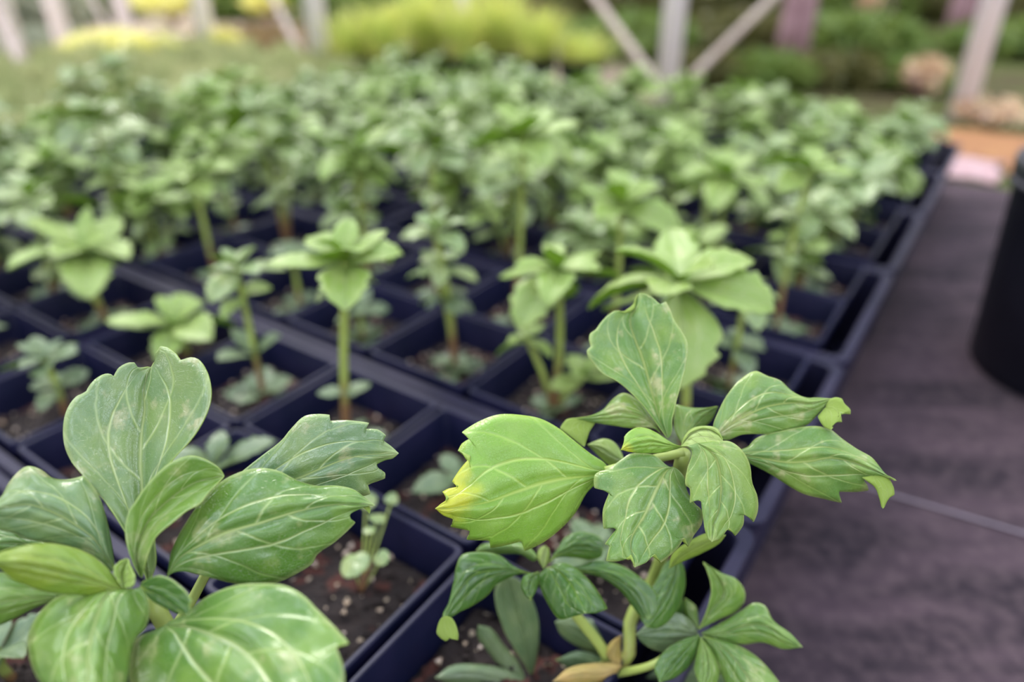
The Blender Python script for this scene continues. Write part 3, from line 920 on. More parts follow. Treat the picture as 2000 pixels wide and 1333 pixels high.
leaf(LP, M_GREY, dm([(224, 1115), (193, 1066), (173, 1044), (126, 1013), (78, 992), (42, 987), (-34, 1002)], .224, .214),
     [(213, 1117), (201, 1100), (173, 1083), (140, 1069), (98, 1061), (56, 1055), (22, 1041), (0, 1036), (-20, 1025)],
     [(224, 1103), (218, 1058), (207, 1008), (190, 963), (164, 930), (130, 937), (103, 934), (81, 918), (54, 911), (40, 918), (16, 945), (0, 972), (-25, 985)],
     el=.003, er=.010, amp=.0011, n=70)
leaf(LP, M_OLIVE, dm([(240, 1153), (179, 1133), (123, 1119), (56, 1105), (-28, 1098)], .214, .196),
     [(196, 1163), (112, 1160), (84, 1156), (56, 1146), (22, 1131), (0, 1112)],
     [(224, 1128), (196, 1097), (157, 1075), (112, 1064), (73, 1062), (36, 1069), (0, 1080)], el=.004, er=.006, n=50, label='yellow-green leaf')
leaf(LP, M_MID, dm([(225, 1168), (90, 1167), (0, 1178), (-40, 1186)], .222, .205),
     [(90, 1180), (70, 1188), (0, 1222), (-30, 1228)], [(130, 1155), (60, 1135), (0, 1118), (-30, 1120)], n=40)
leaf(LP, M_MID, dm([(190, 1085), (100, 1070), (30, 1062), (-35, 1062)], .234, .225),
     [(130, 1082), (60, 1090), (0, 1098)], [(110, 1056), (56, 1040), (0, 1032)], n=36)
leaf(LP, M_MID, dm([(262, 1152), (222, 1154), (202, 1170), (190, 1205), (179, 1240), (172, 1282), (172, 1332), (170, 1430)], .216, .176),
     [(220, 1148), (157, 1156), (118, 1164), (92, 1181), (67, 1212), (53, 1248), (56, 1282), (67, 1315), (85, 1345), (115, 1395)],
     [(275, 1146), (288, 1167), (292, 1203), (283, 1229), (269, 1245), (260, 1268), (249, 1332), (230, 1400)],
     el=.012, er=.009, amp=.0012, n=70)
leaf(LP, M_MID, dm([(322, 1222), (345, 1224), (371, 1226), (414, 1240), (460, 1261), (499, 1293), (527, 1333), (560, 1380), (590, 1440)], .216, .172),
     [(330, 1215), (353, 1204), (406, 1165), (460, 1144), (513, 1140), (556, 1144), (591, 1162), (619, 1190), (655, 1226), (681, 1256), (656, 1262), (669, 1297), (673, 1333), (660, 1390)],
     [(302, 1231), (269, 1247), (257, 1282), (253, 1333), (270, 1400), (380, 1450), (500, 1460)],
     el=.008, er=.007, amp=.0014, n=80)
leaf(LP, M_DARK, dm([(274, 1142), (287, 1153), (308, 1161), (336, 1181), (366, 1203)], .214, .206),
     [(291, 1131), (313, 1126), (336, 1135), (358, 1153), (374, 1175), (369, 1180), (371, 1192)],
     [(283, 1158), (291, 1170), (313, 1184), (344, 1198)], el=-.002, er=.003, n=40, label='small glossy dark leaf')
leaf(LP, M_FRESH, dm([(242, 1150), (238, 1125), (242, 1108), (249, 1092)], .214, .216),
     [(224, 1122), (222, 1111), (235, 1098)], [(260, 1145), (263, 1128), (253, 1105)], el=-.002, er=-.002, n=26, m=6)

# ---- right plant with two low side shoots
base = ab(0.70, 0.345, SZ)
RP = empty('pachysandra_plant', base, 'sharp lime-green pachysandra with toothed leaves leaning over the aisle edge', 'plant')
crown = unproj(1335, 885, .270)
def stem_r(pts, r0, r1, n=26, v0=.3, name='stem', seg=14):
    mb = MB()
    tube(mb, [p - base for p in pts], lambda q: r0 + (r1 - r0) * q, seg=seg, n=n, v0=v0)
    return mb.build(name, M_STEM, RP)
root = base + Vector((0, 0, -.004))
stem_r([root, unproj(1222, 1290, .330), unproj(1232, 1210, .332), unproj(1285, 1110, .322), crown], .0030, .0028, v0=.15)
stem_r([root, unproj(1185, 1290, .330), unproj(1120, 1195, .318), unproj(1072, 1118, .303)], .0026, .0022)
stem_r([root, unproj(1258, 1305, .318), unproj(1312, 1274, .320), unproj(1362, 1240, .318)], .0021, .0014)
leaf(RP, M_STRIPE, dm([(1304, 856)] + C5((745, 1150), (700, 990), (650, 800), (590, 600), (540, 480), (490, 290)) + [(1248, 572)], .272, .288),
     C5((740, 1210), (600, 1020), (480, 900), (380, 820), (260, 760), (170, 670), (120, 590), (120, 550), (152, 522), (138, 470), (145, 410), (190, 377), (240, 310), (310, 240), (370, 210), (450, 230), (530, 190), (545, 100)),
     C5((842, 1290), (855, 1150), (890, 1000), (930, 860), (975, 680), (990, 500), (950, 400), (880, 300), (840, 200), (800, 130), (752, 152), (690, 100), (620, 65)),
     el=-.003, er=-.006, amp=.0011, n=84)
leaf(RP, M_LIME, dm([(1188, 922), (1162, 929), (1104, 936), (1056, 946), (1008, 962), (948, 982), (876, 994), (850, 994)], .266, .246),
     C4((1440, 545), (1300, 440), (1150, 320), (1050, 240), (900, 160), (750, 130), (560, 125), (400, 180), (260, 270), (322, 320), (260, 360), (230, 415), (332, 465), (250, 560), (178, 675), (232, 712), (150, 728), (100, 755), (152, 808), (90, 850)),
     C4((1400, 640), (1340, 700), (1280, 760), (1180, 930), (1060, 1060), (900, 1180), (770, 1235), (742, 1162), (620, 1190), (490, 1212), (482, 1157), (300, 1145), (327, 1077), (168, 1038), (197, 982), (110, 950)),
     el=.006, er=.006, amp=.0012, n=96, label='big lime leaf yellowing at its toothed tip')
stem_r([unproj(1182, 920, .266), unproj(1240, 905, .268), crown], .0016, .0018, n=10, v0=.6, name='leaf_stalk')
leaf(RP, M_STRIPE, dm([(1290, 846), (1262, 818), (1217, 806), (1176, 812), (1120, 819)], .274, .284),
     [(1276, 838), (1233, 837), (1197, 832), (1165, 827), (1140, 822)], [(1264, 799), (1228, 770), (1215, 768), (1199, 778), (1172, 805), (1142, 815)],
     el=.002, er=.005, n=44, extra=[([(1145, 821, .284), (1128, 832, .283), (1134, 850, .281), (1141, 873, .279)], [(1162, 827), (1152, 842), (1146, 858)], [(1122, 817), (1105, 821), (1094, 838), (1110, 850), (1128, 864)], dict(n=26, m=5, el=.001, er=.001, amp=0, flip=True))])
leaf(RP, M_FRESH, dm([(1222, 905), (1195, 890), (1172, 876), (1147, 869)], .285, .290), [(1210, 912), (1190, 910), (1165, 888)], [(1212, 880), (1198, 863), (1180, 857), (1162, 862)], n=26, m=6)
leaf(RP, M_LIME, dm([(1334, 874), (1300, 868), (1273, 863), (1232, 871), (1213, 879)], .264, .254),
     [(1319, 878), (1299, 884), (1263, 886), (1227, 883)], [(1314, 866), (1283, 846), (1263, 837), (1242, 836), (1219, 854), (1219, 860)], el=.002, er=.004, n=44)
leaf(RP, M_STRIPE, dm([(1316, 913), (1300, 923), (1283, 956), (1258, 1007), (1232, 1055), (1240, 1109)], .262, .244),
     C7((740, 520), (620, 430), (540, 415), (430, 420), (370, 460), (270, 530), (165, 578), (160, 680), (272, 712), (225, 850), (232, 993), (332, 986), (240, 1112), (272, 1126), (250, 1240), (380, 1237), (442, 1194)),
     C7((800, 540), (850, 600), (870, 700), (930, 800), (980, 850), (985, 950), (920, 1050), (880, 1130), (852, 1062), (800, 1140), (670, 1252), (622, 1186), (560, 1250)),
     el=.004, er=.004, amp=.0013, n=96, label='front leaf with coarse teeth and pale veins')
leaf(RP, M_STRIPE, dm([(1362, 866), (1390, 885), (1403, 908), (1408, 953), (1403, 997), (1393, 1025), (1390, 1059)], .256, .244),
     C7((870, 360), (905, 400), (870, 540), (860, 662), (887, 682), (890, 792), (972, 770), (990, 900), (1030, 1070)),
     C7((1100, 320), (1200, 325), (1290, 390), (1350, 500), (1370, 640), (1410, 750), (1412, 860), (1380, 942), (1305, 862), (1302, 960), (1240, 1047), (1190, 985), (1120, 1072)),
     el=.003, er=.006, amp=.0012, n=84)
# young rolled leaf at the centre
leaf(RP, M_FRESH, dm([(1330, 872), (1352, 846), (1378, 838), (1402, 848), (1412, 862)], .262, .258), [(1335, 855), (1350, 838), (1378, 832), (1402, 838)], [(1348, 872), (1370, 874), (1392, 874), (1406, 868)], el=.003, er=-.003, n=28, m=6, label='rolled young leaf')
leaf(RP, M_STRIPE, dm([(1400, 856), (1410, 843), (1444, 820), (1492, 797), (1540, 788), (1588, 788), (1626, 779)], .268, .274),
     [(1420, 860), (1449, 850), (1504, 848), (1540, 842), (1576, 831), (1595, 813)], C6((385, 570), (440, 410), (500, 300), (600, 180), (730, 105), (830, 145), (930, 180), (1020, 260), (1110, 320), (1230, 320)),
     el=.003, er=.005, n=64, amp=.0011, extra=[([(1612, 797, .274), (1622, 806, .272), (1624, 820, .270), (1624, 840, .268)], C6((1345, 328), (1430, 330), (1452, 370), (1502, 425), (1500, 457), (1420, 438), (1430, 522), (1370, 520)), C6((1240, 480), (1290, 560)), dict(n=34, m=5, el=.001, er=.001, amp=0, flip=True))])
leaf(RP, M_STRIPE, dm([(1400, 888), (1470, 893), (1530, 903), (1576, 902), (1624, 895), (1680, 908), (1752, 940)], .272, .262),
     [(1430, 892), (1470, 909)] + C6((860, 950), (1000, 1040), (1120, 1105), (1280, 1145), (1432, 1177), (1410, 1090), (1560, 1090), (1652, 1076), (1640, 1030), (1580, 970), (1700, 970), (1780, 955)),
     [(1430, 880), (1456, 876)] + C6((740, 650), (950, 590), (1150, 555), (1250, 555), (1350, 585), (1430, 650), (1560, 740), (1680, 810), (1740, 880), (1790, 942)),
     el=.005, er=.005, amp=.0012, n=80, extra=[([(1706, 930, .2645), (1718, 945, .263), (1724, 965, .262), (1724, 994, .261)], C6((1780, 950), (1850, 1050), (1857, 1112), (1820, 1130)), C6((1600, 975), (1700, 1040), (1740, 1130)), dict(n=30, m=5, el=.001, er=.001, amp=0, flip=True))])
leaf(RP, M_STRIPE, dm([(1333, 870), (1346, 836), (1367, 806), (1403, 794)], .276, .286), [(1319, 844), (1316, 808), (1319, 790), (1348, 796), (1375, 797)], [(1341, 866), (1372, 839), (1391, 820)], n=34, m=6)
leaf(RP, M_UNDER, dm([(1306, 1112), (1330, 1085), (1370, 1062), (1418, 1046)], .284, .276), [(1312, 1085), (1345, 1058), (1390, 1040)], [(1325, 1102), (1370, 1082), (1405, 1062)], n=30, m=5)

# first side shoot
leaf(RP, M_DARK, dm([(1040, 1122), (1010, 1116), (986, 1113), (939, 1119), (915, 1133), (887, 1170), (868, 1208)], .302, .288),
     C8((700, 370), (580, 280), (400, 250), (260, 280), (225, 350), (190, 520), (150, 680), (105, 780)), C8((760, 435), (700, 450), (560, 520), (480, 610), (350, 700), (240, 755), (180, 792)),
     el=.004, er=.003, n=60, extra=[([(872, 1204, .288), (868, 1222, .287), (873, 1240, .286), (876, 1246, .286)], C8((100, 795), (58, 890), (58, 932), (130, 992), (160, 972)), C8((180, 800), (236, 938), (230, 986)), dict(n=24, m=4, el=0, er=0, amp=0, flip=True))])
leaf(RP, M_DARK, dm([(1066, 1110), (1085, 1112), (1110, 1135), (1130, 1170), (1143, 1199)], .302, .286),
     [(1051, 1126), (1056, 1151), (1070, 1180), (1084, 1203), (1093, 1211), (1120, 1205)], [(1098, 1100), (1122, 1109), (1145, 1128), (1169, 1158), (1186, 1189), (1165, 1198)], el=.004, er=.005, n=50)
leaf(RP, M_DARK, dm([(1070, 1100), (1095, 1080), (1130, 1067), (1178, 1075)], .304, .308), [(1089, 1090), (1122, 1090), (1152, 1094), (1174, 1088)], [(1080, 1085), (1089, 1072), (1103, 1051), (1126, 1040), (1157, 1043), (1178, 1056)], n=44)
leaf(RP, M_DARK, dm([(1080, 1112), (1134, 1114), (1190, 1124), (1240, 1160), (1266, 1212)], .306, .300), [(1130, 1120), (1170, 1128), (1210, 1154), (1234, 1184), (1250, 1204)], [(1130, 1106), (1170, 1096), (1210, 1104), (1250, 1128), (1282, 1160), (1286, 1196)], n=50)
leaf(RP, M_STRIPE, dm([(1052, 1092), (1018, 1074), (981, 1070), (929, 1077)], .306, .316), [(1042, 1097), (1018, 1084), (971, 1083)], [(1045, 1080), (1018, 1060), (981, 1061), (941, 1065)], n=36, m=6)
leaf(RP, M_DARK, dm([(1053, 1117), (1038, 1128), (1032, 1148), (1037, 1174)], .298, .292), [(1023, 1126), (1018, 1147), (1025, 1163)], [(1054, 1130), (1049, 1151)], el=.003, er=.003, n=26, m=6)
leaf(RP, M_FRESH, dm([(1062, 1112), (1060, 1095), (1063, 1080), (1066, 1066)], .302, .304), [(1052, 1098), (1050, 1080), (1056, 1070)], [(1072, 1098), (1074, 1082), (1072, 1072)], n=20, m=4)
# second side shoot
leaf(RP, M_MID, dm([(1366, 1230), (1390, 1190), (1412, 1160), (1400, 1125), (1374, 1099)], .308, .306), C9((1330, 480), (1350, 380), (1330, 290)), C9((1380, 530), (1470, 490), (1510, 440), (1512, 390), (1470, 330), (1400, 300)), el=-.003, er=.004, n=46)
leaf(RP, M_MID, dm([(1368, 1238), (1410, 1238), (1450, 1224), (1490, 1222), (1530, 1244), (1568, 1265)], .308, .298), C9((1400, 640), (1500, 650), (1600, 640), (1700, 672)), C9((1400, 540), (1500, 480), (1560, 445), (1610, 460), (1650, 530), (1740, 600)), el=.003, er=.004, n=50)
leaf(RP, M_MID, dm([(1370, 1242), (1400, 1256), (1436, 1290), (1466, 1335), (1480, 1375)], .306, .290), [(1388, 1275), (1408, 1318), (1428, 1352)], C9((1450, 640), (1560, 700), (1640, 780), (1690, 850)), el=.004, er=.004, n=46)
leaf(RP, M_OLD, dm([(1364, 1240), (1330, 1236), (1290, 1236), (1242, 1240)], .312, .306), C9((1280, 650), (1200, 690), (1080, 680), (1010, 640)), C9((1270, 560), (1200, 500), (1100, 500), (1020, 560)), el=.005, er=.003, n=44)
leaf(RP, M_MID, dm([(1366, 1232), (1352, 1205), (1338, 1168)], .312, .316), [(1346, 1215), (1335, 1192)], [(1364, 1205), (1360, 1186)], n=24, m=5)
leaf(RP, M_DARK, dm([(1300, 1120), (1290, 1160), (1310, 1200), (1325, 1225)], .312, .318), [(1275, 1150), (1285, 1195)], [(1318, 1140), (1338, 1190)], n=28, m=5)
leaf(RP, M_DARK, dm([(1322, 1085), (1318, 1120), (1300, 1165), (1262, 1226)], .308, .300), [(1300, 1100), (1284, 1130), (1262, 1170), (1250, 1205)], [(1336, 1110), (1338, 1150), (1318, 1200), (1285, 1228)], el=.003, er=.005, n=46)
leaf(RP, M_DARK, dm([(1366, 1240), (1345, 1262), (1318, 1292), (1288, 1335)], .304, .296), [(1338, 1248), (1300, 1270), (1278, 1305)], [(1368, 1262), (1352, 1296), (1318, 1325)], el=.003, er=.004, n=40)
leaf(RP, M_MID, dm([(1368, 1244), (1380, 1275), (1384, 1310), (1372, 1350)], .303, .294), [(1362, 1270), (1356, 1310)], [(1396, 1280), (1406, 1315), (1394, 1345)], el=.003, er=.004, n=40)
# older blue-green leaves round the foot, and a withered one
leaf(RP, M_OLD, dm([(1040, 1322), (1030, 1270), (1012, 1200), (992, 1125)], .352, .338), C8((700, 1050), (640, 950), (580, 800), (540, 600), (575, 500)), C8((890, 1120), (905, 850), (850, 650), (740, 480)), el=-.004, er=.004, n=50, label='blue-green older leaf')
leaf(RP, M_OLD, dm([(1030, 1330), (985, 1300), (960, 1260), (935, 1222)], .350, .345), [(990, 1315), (950, 1270), (932, 1240)], [(1010, 1290), (985, 1262), (958, 1228)], n=30, m=5)
leaf(RP, M_OLD, dm([(1060, 1350), (980, 1330), (920, 1315), (850, 1325)], .350, .335), [(980, 1350), (900, 1345)], [(1000, 1312), (930, 1298), (880, 1302)], n=30, m=5)
leaf(RP, M_OLD, dm([(1230, 1300), (1180, 1262), (1130, 1235), (1084, 1215)], .348, .340), [(1200, 1290), (1140, 1270), (1095, 1240)], [(1215, 1255), (1165, 1215), (1110, 1205)], n=34, m=6)
leaf(RP, M_OLD, dm([(1240, 1310), (1170, 1305), (1120, 1290), (1085, 1290)], .345, .335), [(1180, 1322), (1120, 1312)], [(1190, 1290), (1130, 1272)], n=30, m=5)
leaf(RP, M_DEAD, dm([(1215, 1302), (1180, 1316), (1130, 1318), (1080, 1332)], .322, .312), [(1190, 1330), (1130, 1338)], [(1200, 1296), (1160, 1296), (1110, 1306)], n=30, m=6, under=M_DEAD, label='withered tan leaf')
leaf(RP, M_DEAD, dm([(1212, 1300), (1190, 1285), (1200, 1262), (1214, 1240)], .324, .320), [(1180, 1280), (1190, 1258)], [(1214, 1285), (1212, 1262)], n=20, m=4, under=M_DEAD, label='withered tan leaf')
leaf(RP, M_OLD, dm([(1262, 1325), (1330, 1305), (1400, 1300), (1450, 1330)], .345, .335), [(1300, 1290), (1370, 1275), (1425, 1290)], [(1310, 1335), (1380, 1345)], n=30, m=6)

# ------------------------------------------------------------------ low groundcover beyond the inner trays, left
def mat_tray(ca, cb, label, seed):
    rnd = random.Random(seed)
    c = ab(ca, cb)
    t = empty('groundcover_tray', (c.x, c.y, GZ), label, 'plant tray', 'trays of low groundcover behind the pachysandra', ROT)
    mb = MB()
    hx, hy, zt = 0.13, 0.255, 0.075
    L = [rrect(hx - .012, hy - .012, .010, .0012), rrect(hx - .004, hy - .004, .012, zt), rrect(hx, hy, .012, zt), rrect(hx, hy, .012, zt + .006), rrect(hx - .006, hy - .006, .010, zt + .006), rrect(hx - .014, hy - .014, .008, .004)]
    loft(mb, L)
    mb.build('tray_body', M_TRAY, t, smooth=False)
    mb = MB()
    for k in range(2600):
        x, y = rnd.uniform(-hx, hx) * .93, rnd.uniform(-hy, hy) * .95
        z0 = 0.055
        h = rnd.uniform(0.045, 0.085) + 0.02 * math.sin(x * 40 + seed) * math.cos(y * 30)
        an = rnd.uniform(0, 6.28); ln = rnd.uniform(0, .025); w = rnd.uniform(.003, .006)
        p = Vector((x, y, z0)); q = Vector((x + ln * math.cos(an), y + ln * math.sin(an), z0 + h))
        s = Vector((-math.sin(an), math.cos(an), 0)) * w
        m_ = p.lerp(q, .6)
        mb.add([p - s * .3, p + s * .3, m_ + s, q, m_ - s], [(0, 1, 2, 4), (4, 2, 3)])
    tag(mb.build('foliage', M_MAT, t, smooth=False), kind='stuff')
k = 0
for ra in range(6):
    for rb in range(2):
        ca, cb = -0.1 + ra * 1.0, 5.75 + rb * 1.95
        x, y, d = project(ab(ca, cb))
        if x < -330 or d < 0.3 or x > 900: continue
        mat_tray(ca, cb, f'tray of low yellowish groundcover, {ORD[ra]} back in the {["near", "far"][rb]} left column', 300 + k)
        k += 1

# ------------------------------------------------------------------ grass pots behind the bed
def grass_pot(px, py, d, hgt, label, seed, n=300, spread=.14):
    rnd = random.Random(seed)
    c = unproj(px, py, d)
    t = empty('potted_grass', (c.x, c.y, GZ), label, 'grass', 'pots of tall yellow-green grass behind the bed')
    mb = MB()
    L = []
    for r, z in ((.045, .001), (.062, .115), (.066, .115), (.066, .125), (.062, .125), (.056, .10)):
        L.append([(r * math.cos(2 * math.pi * q / 20), r * math.sin(2 * math.pi * q / 20), z) for q in range(20)])
    loft(mb, L)
    mb.build('pot_body', M_BLACKPOT, t)
    mb = MB()
    for q in range(n):
        an = rnd.uniform(0, 6.28); r0 = rnd.uniform(0, .05)
        p = Vector((r0 * math.cos(an), r0 * math.sin(an), .10))
        hh = hgt * rnd.uniform(.4, 1.12)
        out_ = rnd.uniform(.1, 1.0) * spread
        w = rnd.uniform(.0015, .003)
        s = Vector((-math.sin(an), math.cos(an), 0)) * w
        dr = Vector((math.cos(an), math.sin(an), 0))
        a1 = p + dr * out_ * .25 + Vector((0, 0, hh * .5)); a2 = p + dr * out_ * .6 + Vector((0, 0, hh * .85)); a3 = p + dr * out_ + Vector((0, 0, hh * rnd.uniform(.85, 1.0)))
        mb.add([p - s, p + s, a1 - s, a1 + s, a2 - s * .7, a2 + s * .7, a3], [(0, 1, 3, 2), (2, 3, 5, 4), (4, 5, 6)])
    tag(mb.build('grass_blades', M_GRASS, t, smooth=False), kind='stuff')
names = ['leftmost of the grass pots', 'second grass pot from the left', 'middle left of the grass pots', 'grass pot in front of the short pole', 'tallest of the grass pots', 'second grass pot from the right', 'rightmost low grass pot']
for k, (px, d, hh) in enumerate(((690, 1.98, .14), (760, 1.95, .175), (835, 2.05, .205), (905, 1.98, .19), (975, 2.05, .205), (1045, 1.95, .16), (1135, 1.9, .10))):
    grass_pot(px, 110, d, hh, f'bright yellow-green grass, {names[k]}', 40 + k)

# ------------------------------------------------------------------ posts and braces
def post(x0, y0, d, label, r=.028, h=2.4):
    c = unproj(x0, y0, d)
    mb = MB()
    tube(mb, [(0, 0, 0), (0, 0, h / 2), (0, 0, h)], r, seg=24, n=4)
    tag(mb.build('steel_post', M_STEEL, loc=(c.x, c.y, GZ)), label, 'post', 'galvanised frame posts behind the plants')
    return c
def brace(x0, y0, d0, x1, y1, d1, r, label):
    p, q = unproj(x0, y0, d0), unproj(x1, y1, d1)
    dr = (q - p)
    p2 = p - dr * 1.5                       # continues up beyond the top of the view
    k = (GZ - q.z) / dr.z if dr.z else 0
    q2 = q + dr * max(k, 0)                 # and down into the ground
    mb = MB()
    tube(mb, [p2, p, q, q2], r, seg=12, n=8)
    tag(mb.build('brace_rod', M_WIRE, smooth=True), label, 'brace', 'slanting braces of the steel frame')
post(1316, 40, 1.85, 'pale grey steel post right of centre, behind the bed', .030)
post(1930, 40, 1.72, 'pale grey steel post at the right edge', .029)
post(617, 40, 2.1, 'pale grey steel post left of the tall grass', .030)
post(907, 10, 2.5, 'pale grey steel post rising behind the tall grass', .030)
post(397, 40, 2.4, 'grey steel post among yellow shrubs', .030)
post(240, 30, 2.7, 'grey steel post, third from the left edge', .030)
post(110, 30, 2.45, 'grey steel post, second from the left edge', .030)
post(14, 40, 2.2, 'grey steel post at the far left edge', .028)
brace(1165, 0, 2.2, 1262, 135, 2.05, .0125, 'thin tan brace slanting down to the right, right of the grass')
brace(1505, 0, 2.2, 1372, 130, 2.2, .0125, 'thin tan brace slanting down to the left towards the central post')
brace(535, 0, 2.5, 592, 115, 2.4, .012, 'thin tan brace slanting beside the post left of the grass')
brace(182, 0, 2.7, 212, 60, 2.65, .010, 'thin brace between the two left posts')
brace(-12, 10, 2.0, 40, 118, 1.95, .018, 'thick pale brace slanting at the left edge')

# ------------------------------------------------------------------ yard beyond: shrubs and trees
def shrub(name, px, py, d, rx, rz, mat, label, cat, n=500, leaf_s=.03, group=None, seed=1, trunk=False):
    rnd = random.Random(seed)
    c = unproj(px, py, d)
    t = empty(name, (c.x, c.y, GZ), label, cat, group)
    mb = MB()
    cz = max(c.z - GZ, rz * .6)
    for k in range(n):
        v = Vector((rnd.gauss(0, 1), rnd.gauss(0, 1), rnd.gauss(0, 1))).normalized() * (rnd.random() ** .4)
        p = Vector((v.x * rx, v.y * rx, cz + v.z * rz))
        if p.z < .005: p.z = rnd.uniform(.005, .04)
        a_ = Vector((rnd.gauss(0, 1), rnd.gauss(0, 1), rnd.gauss(0, 1) * .5)).normalized() * leaf_s * rnd.uniform(.7, 1.3)
        b_ = a_.cross(Vector((rnd.gauss(0, 1), rnd.gauss(0, 1), rnd.gauss(0, 1)))).normalized() * leaf_s * .35
        mb.add([p - a_, p + b_, p + a_, p - b_], [(0, 1, 2, 3)])
    mb.build('foliage', mat, t, smooth=False)
    mb = MB()
    for q in range(5):
        an = q * 1.26
        tube(mb, [(0, 0, 0), (rx * .3 * math.cos(an), rx * .3 * math.sin(an), cz * .6), (rx * .6 * math.cos(an), rx * .6 * math.sin(an), cz)], .008, seg=6, n=6)
    mb.build('stems', M_BARK, t)
    return t
yl = 'low bright yellow shrubs at the back left'
shrub('yellow_shrub', 215, 100, 2.3, .16, .06, M_YELLOW_SUNLIT, 'low bright yellow shrub in front of the left posts', 'shrub', seed=1, group=yl, n=900)
shrub('yellow_shrub', 290, 103, 2.25, .11, .045, M_YELLOW_SUNLIT, 'low pale yellow mound right of the larger yellow shrub', 'shrub', seed=2, group=yl, n=700)
shrub('yellow_shrub', 440, 88, 2.4, .05, .045, M_YELLOW_SUNLIT, 'small round yellow shrub beside the fourth post', 'shrub', seed=3, group=yl, n=400)
shrub('yellow_shrub', 330, 0, 4.0, .22, .07, M_YELLOW_SUNLIT, 'pale yellow shrub farther back between two left posts', 'shrub', seed=4, group=yl, n=700)
shrub('yellow_shrub', 520, 0, 4.0, .14, .07, M_YELLOW_SUNLIT, 'pale yellow shrub farther back left of the brace', 'shrub', seed=5, group=yl, n=500)
shrub('sunlit_shrub', 1805, 145, 2.1, .07, .055, M_CREAM, 'cream clump standing for sunlit foliage beside the right post', 'flowers', seed=6, n=260, leaf_s=.016)  # cream clumps: sun-caught foliage put into the leaf colour, not blossom
shrub('sunlit_shrub', 1697, 2, 3.4, .055, .05, M_CREAM, 'small cream clump standing for sunlit foliage high between right trunks', 'flowers', seed=7, n=260, leaf_s=.02)
shrub('sunlit_shrub', 1950, 65, 3.6, .05, .05, M_CREAM, 'small cream clump standing for sunlit foliage right of the right post', 'flowers', seed=8, n=120, leaf_s=.02)
shrub('flowering_groundcover', 1940, 215, 1.75, .10, .03, M_CREAM, 'pale flowering patch at the end of the bed by the aisle', 'flowers', seed=9, n=250, leaf_s=.014)
back = [(30, 30, 3.6, .35, .2, M_BUSHGREY), (170, 30, 4.4, .4, .22, M_BUSHGREEN), (60, 120, 2.9, .3, .06, M_BUSHGREY), (330, 40, 5.2, .5, .12, M_BUSHBROWN),
        (480, 60, 4.6, .35, .16, M_BUSHGREEN), (520, 110, 3.2, .35, .05, M_BUSHBROWN), (700, 20, 4.2, .45, .2, M_BUSHGREEN), (880, 0, 5.5, .6, .25, M_BUSHBROWN), (1060, 20, 4.4, .4, .25, M_BUSHBROWN),
        (1180, 40, 3.9, .38, .2, M_BUSHDARK), (1230, 95, 3.0, .3, .10, M_BUSHGREEN), (1400, 50, 4.2, .45, .22, M_BUSHDARK), (1450, 110, 3.1, .32, .10, M_BUSHDARK), (1620, 50, 4.4, .5, .25, M_BUSHGREEN),
        (1650, 120, 3.0, .3, .10, M_BUSHGREEN), (1760, 30, 5.0, .5, .3, M_BUSHDARK), (1860, 60, 4.4, .45, .25, M_BUSHDARK), (1980, 40, 5.0, .5, .3, M_BUSHBROWN), (1960, 140, 3.0, .28, .08, M_BUSHGREEN),
        (1390, 138, 2.35, .15, .05, M_BUSHDARK), (1500, 142, 2.3, .16, .05, M_BUSHGREEN), (1640, 148, 2.3, .17, .055, M_BUSHDARK), (1765, 152, 2.25, .13, .05, M_BUSHGREEN), (1300, -30, 6.5, .8, .3, M_BUSHBROWN), (1550, -40, 6.5, .8, .3, M_BUSHDARK), (1850, -40, 7.0, .9, .3, M_BUSHGREEN)]
cn = {M_BUSHGREY.name: 'grey-green', M_BUSHGREEN.name: 'mid green', M_BUSHBROWN.name: 'brownish', M_BUSHDARK.name: 'dark green'}
ref = ['behind the far left post', 'behind the second post from the left', 'low beside the far left brace', 'far behind the yellow shrubs', 'behind the small round yellow shrub', 'low between the fourth and fifth posts',
       'behind the left end of the grass', 'far behind the middle of the grass', 'behind the right end of the grass', 'behind the right-leaning brace', 'low by the foot of the right-leaning brace',
       'right of the central post', 'low between central post and mauve trunk', 'right of the mauve trunk', 'low to the right of the mauve trunk', 'behind the thin far trunk', 'left of the right-hand post',
       'right of the right-hand post', 'low at the right edge beyond the mulch', 'lowest, just right of the central post', 'lowest, in front of the mauve trunk', 'lowest, between mauve trunk and cream clump', 'lowest, beside the cream clump', 'farthest back above the central post', 'farthest back above the mauve trunk', 'farthest back above the right-hand post']
for k, (px, py, d, rx, rz, m_) in enumerate(back):
    shrub('shrub', px, py, d, rx, rz, m_, f'blurred {cn[m_.name]} shrub {ref[k]}', 'shrub', n=1500, leaf_s=.045, seed=60 + k, group='shrubs in the yard behind the frame')

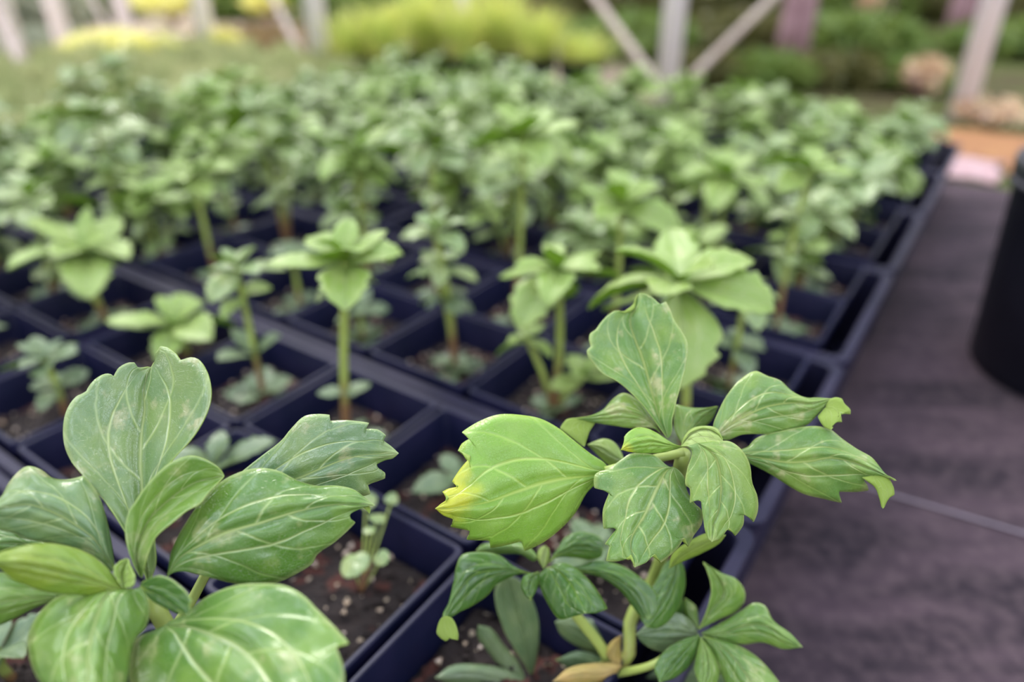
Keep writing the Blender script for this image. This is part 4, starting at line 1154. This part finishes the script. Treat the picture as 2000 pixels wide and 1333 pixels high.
def tree(px, py, d, r, label, seed):
    rnd = random.Random(seed)
    c = unproj(px, py, d)
    t = empty('tree', (c.x, c.y, GZ), label, 'tree', 'tree trunks beyond the frame')
    mb = MB()
    tube(mb, [(0, 0, -.004), (.01, 0, .5), (0, .03, 1.6), (.05, 0, 3.2)], lambda q: r * (1.25 - .2 * min(1, q * 6) - .5 * q), seg=16, n=20)
    mb.build('trunk', M_BARK, t)
    mb = MB()
    for k in range(500):
        v = Vector((rnd.gauss(0, 1), rnd.gauss(0, 1), rnd.gauss(0, 1))).normalized() * (rnd.random() ** .4)
        p = Vector((v.x * .35, v.y * .35, 3.2 + v.z * .5))
        a_ = Vector((rnd.gauss(0, 1), rnd.gauss(0, 1), rnd.gauss(0, 1) * .5)).normalized() * .09
        b_ = a_.cross(Vector((rnd.gauss(0, 1), rnd.gauss(0, 1), rnd.gauss(0, 1)))).normalized() * .035
        mb.add([p - a_, p + b_, p + a_, p - b_], [(0, 1, 2, 3)])
    mb.build('crown', M_BUSHGREEN, t, smooth=False)
tree(1552, 60, 2.7, .052, 'mauve-brown tree trunk right of the central post', 1)
tree(1722, 40, 4.2, .045, 'thin faint tree trunk left of the right-hand post', 2)
tree(1872, 60, 3.6, .060, 'brown tree trunk just left of the right-hand post', 3)
tree(1430, 0, 7.0, .07, 'slim dark trunk far behind the central post', 4)

# ------------------------------------------------------------------ large black pots right of the aisle
def big_pot(x, y, label, r=.112, h=.215):
    t = empty('large_nursery_pot', (x, y, GZ), label, 'plant pot', 'large black pots right of the aisle')
    mb = MB()
    L = []
    for rr, z in ((r * .84, .001), (r * .86, .004), (r * .97, h - .03), (r, h - .028), (r * 1.02, h - .004), (r * 1.01, h), (r * .97, h), (r * .955, h - .004), (r * .90, h - .05), (r * .72, .01)):
        L.append([(rr * math.cos(2 * math.pi * q / 40), rr * math.sin(2 * math.pi * q / 40), z) for q in range(40)])
    loft(mb, L)
    mb.build('pot_body', M_BLACKPOT, t)
    mb = MB()
    pts = [(r * .90 * math.cos(2 * math.pi * q / 40), r * .90 * math.sin(2 * math.pi * q / 40), h - .045) for q in range(40)]
    mb.add(pts, [tuple(range(40))])
    mb.build('soil', M_SOIL, t, smooth=False)
    for q in range(2):
        mb = MB()
        an = math.pi * q
        tube(mb, [((r + .002) * math.cos(an + s), (r + .002) * math.sin(an + s), h - .02) for s in (-.35, -.15, .15, .35)], .004, seg=8, n=10)
        mb.build('handle', M_BLACKPOT, t)
big_pot(.588, .625, 'large black nursery pot at the right edge across the aisle')
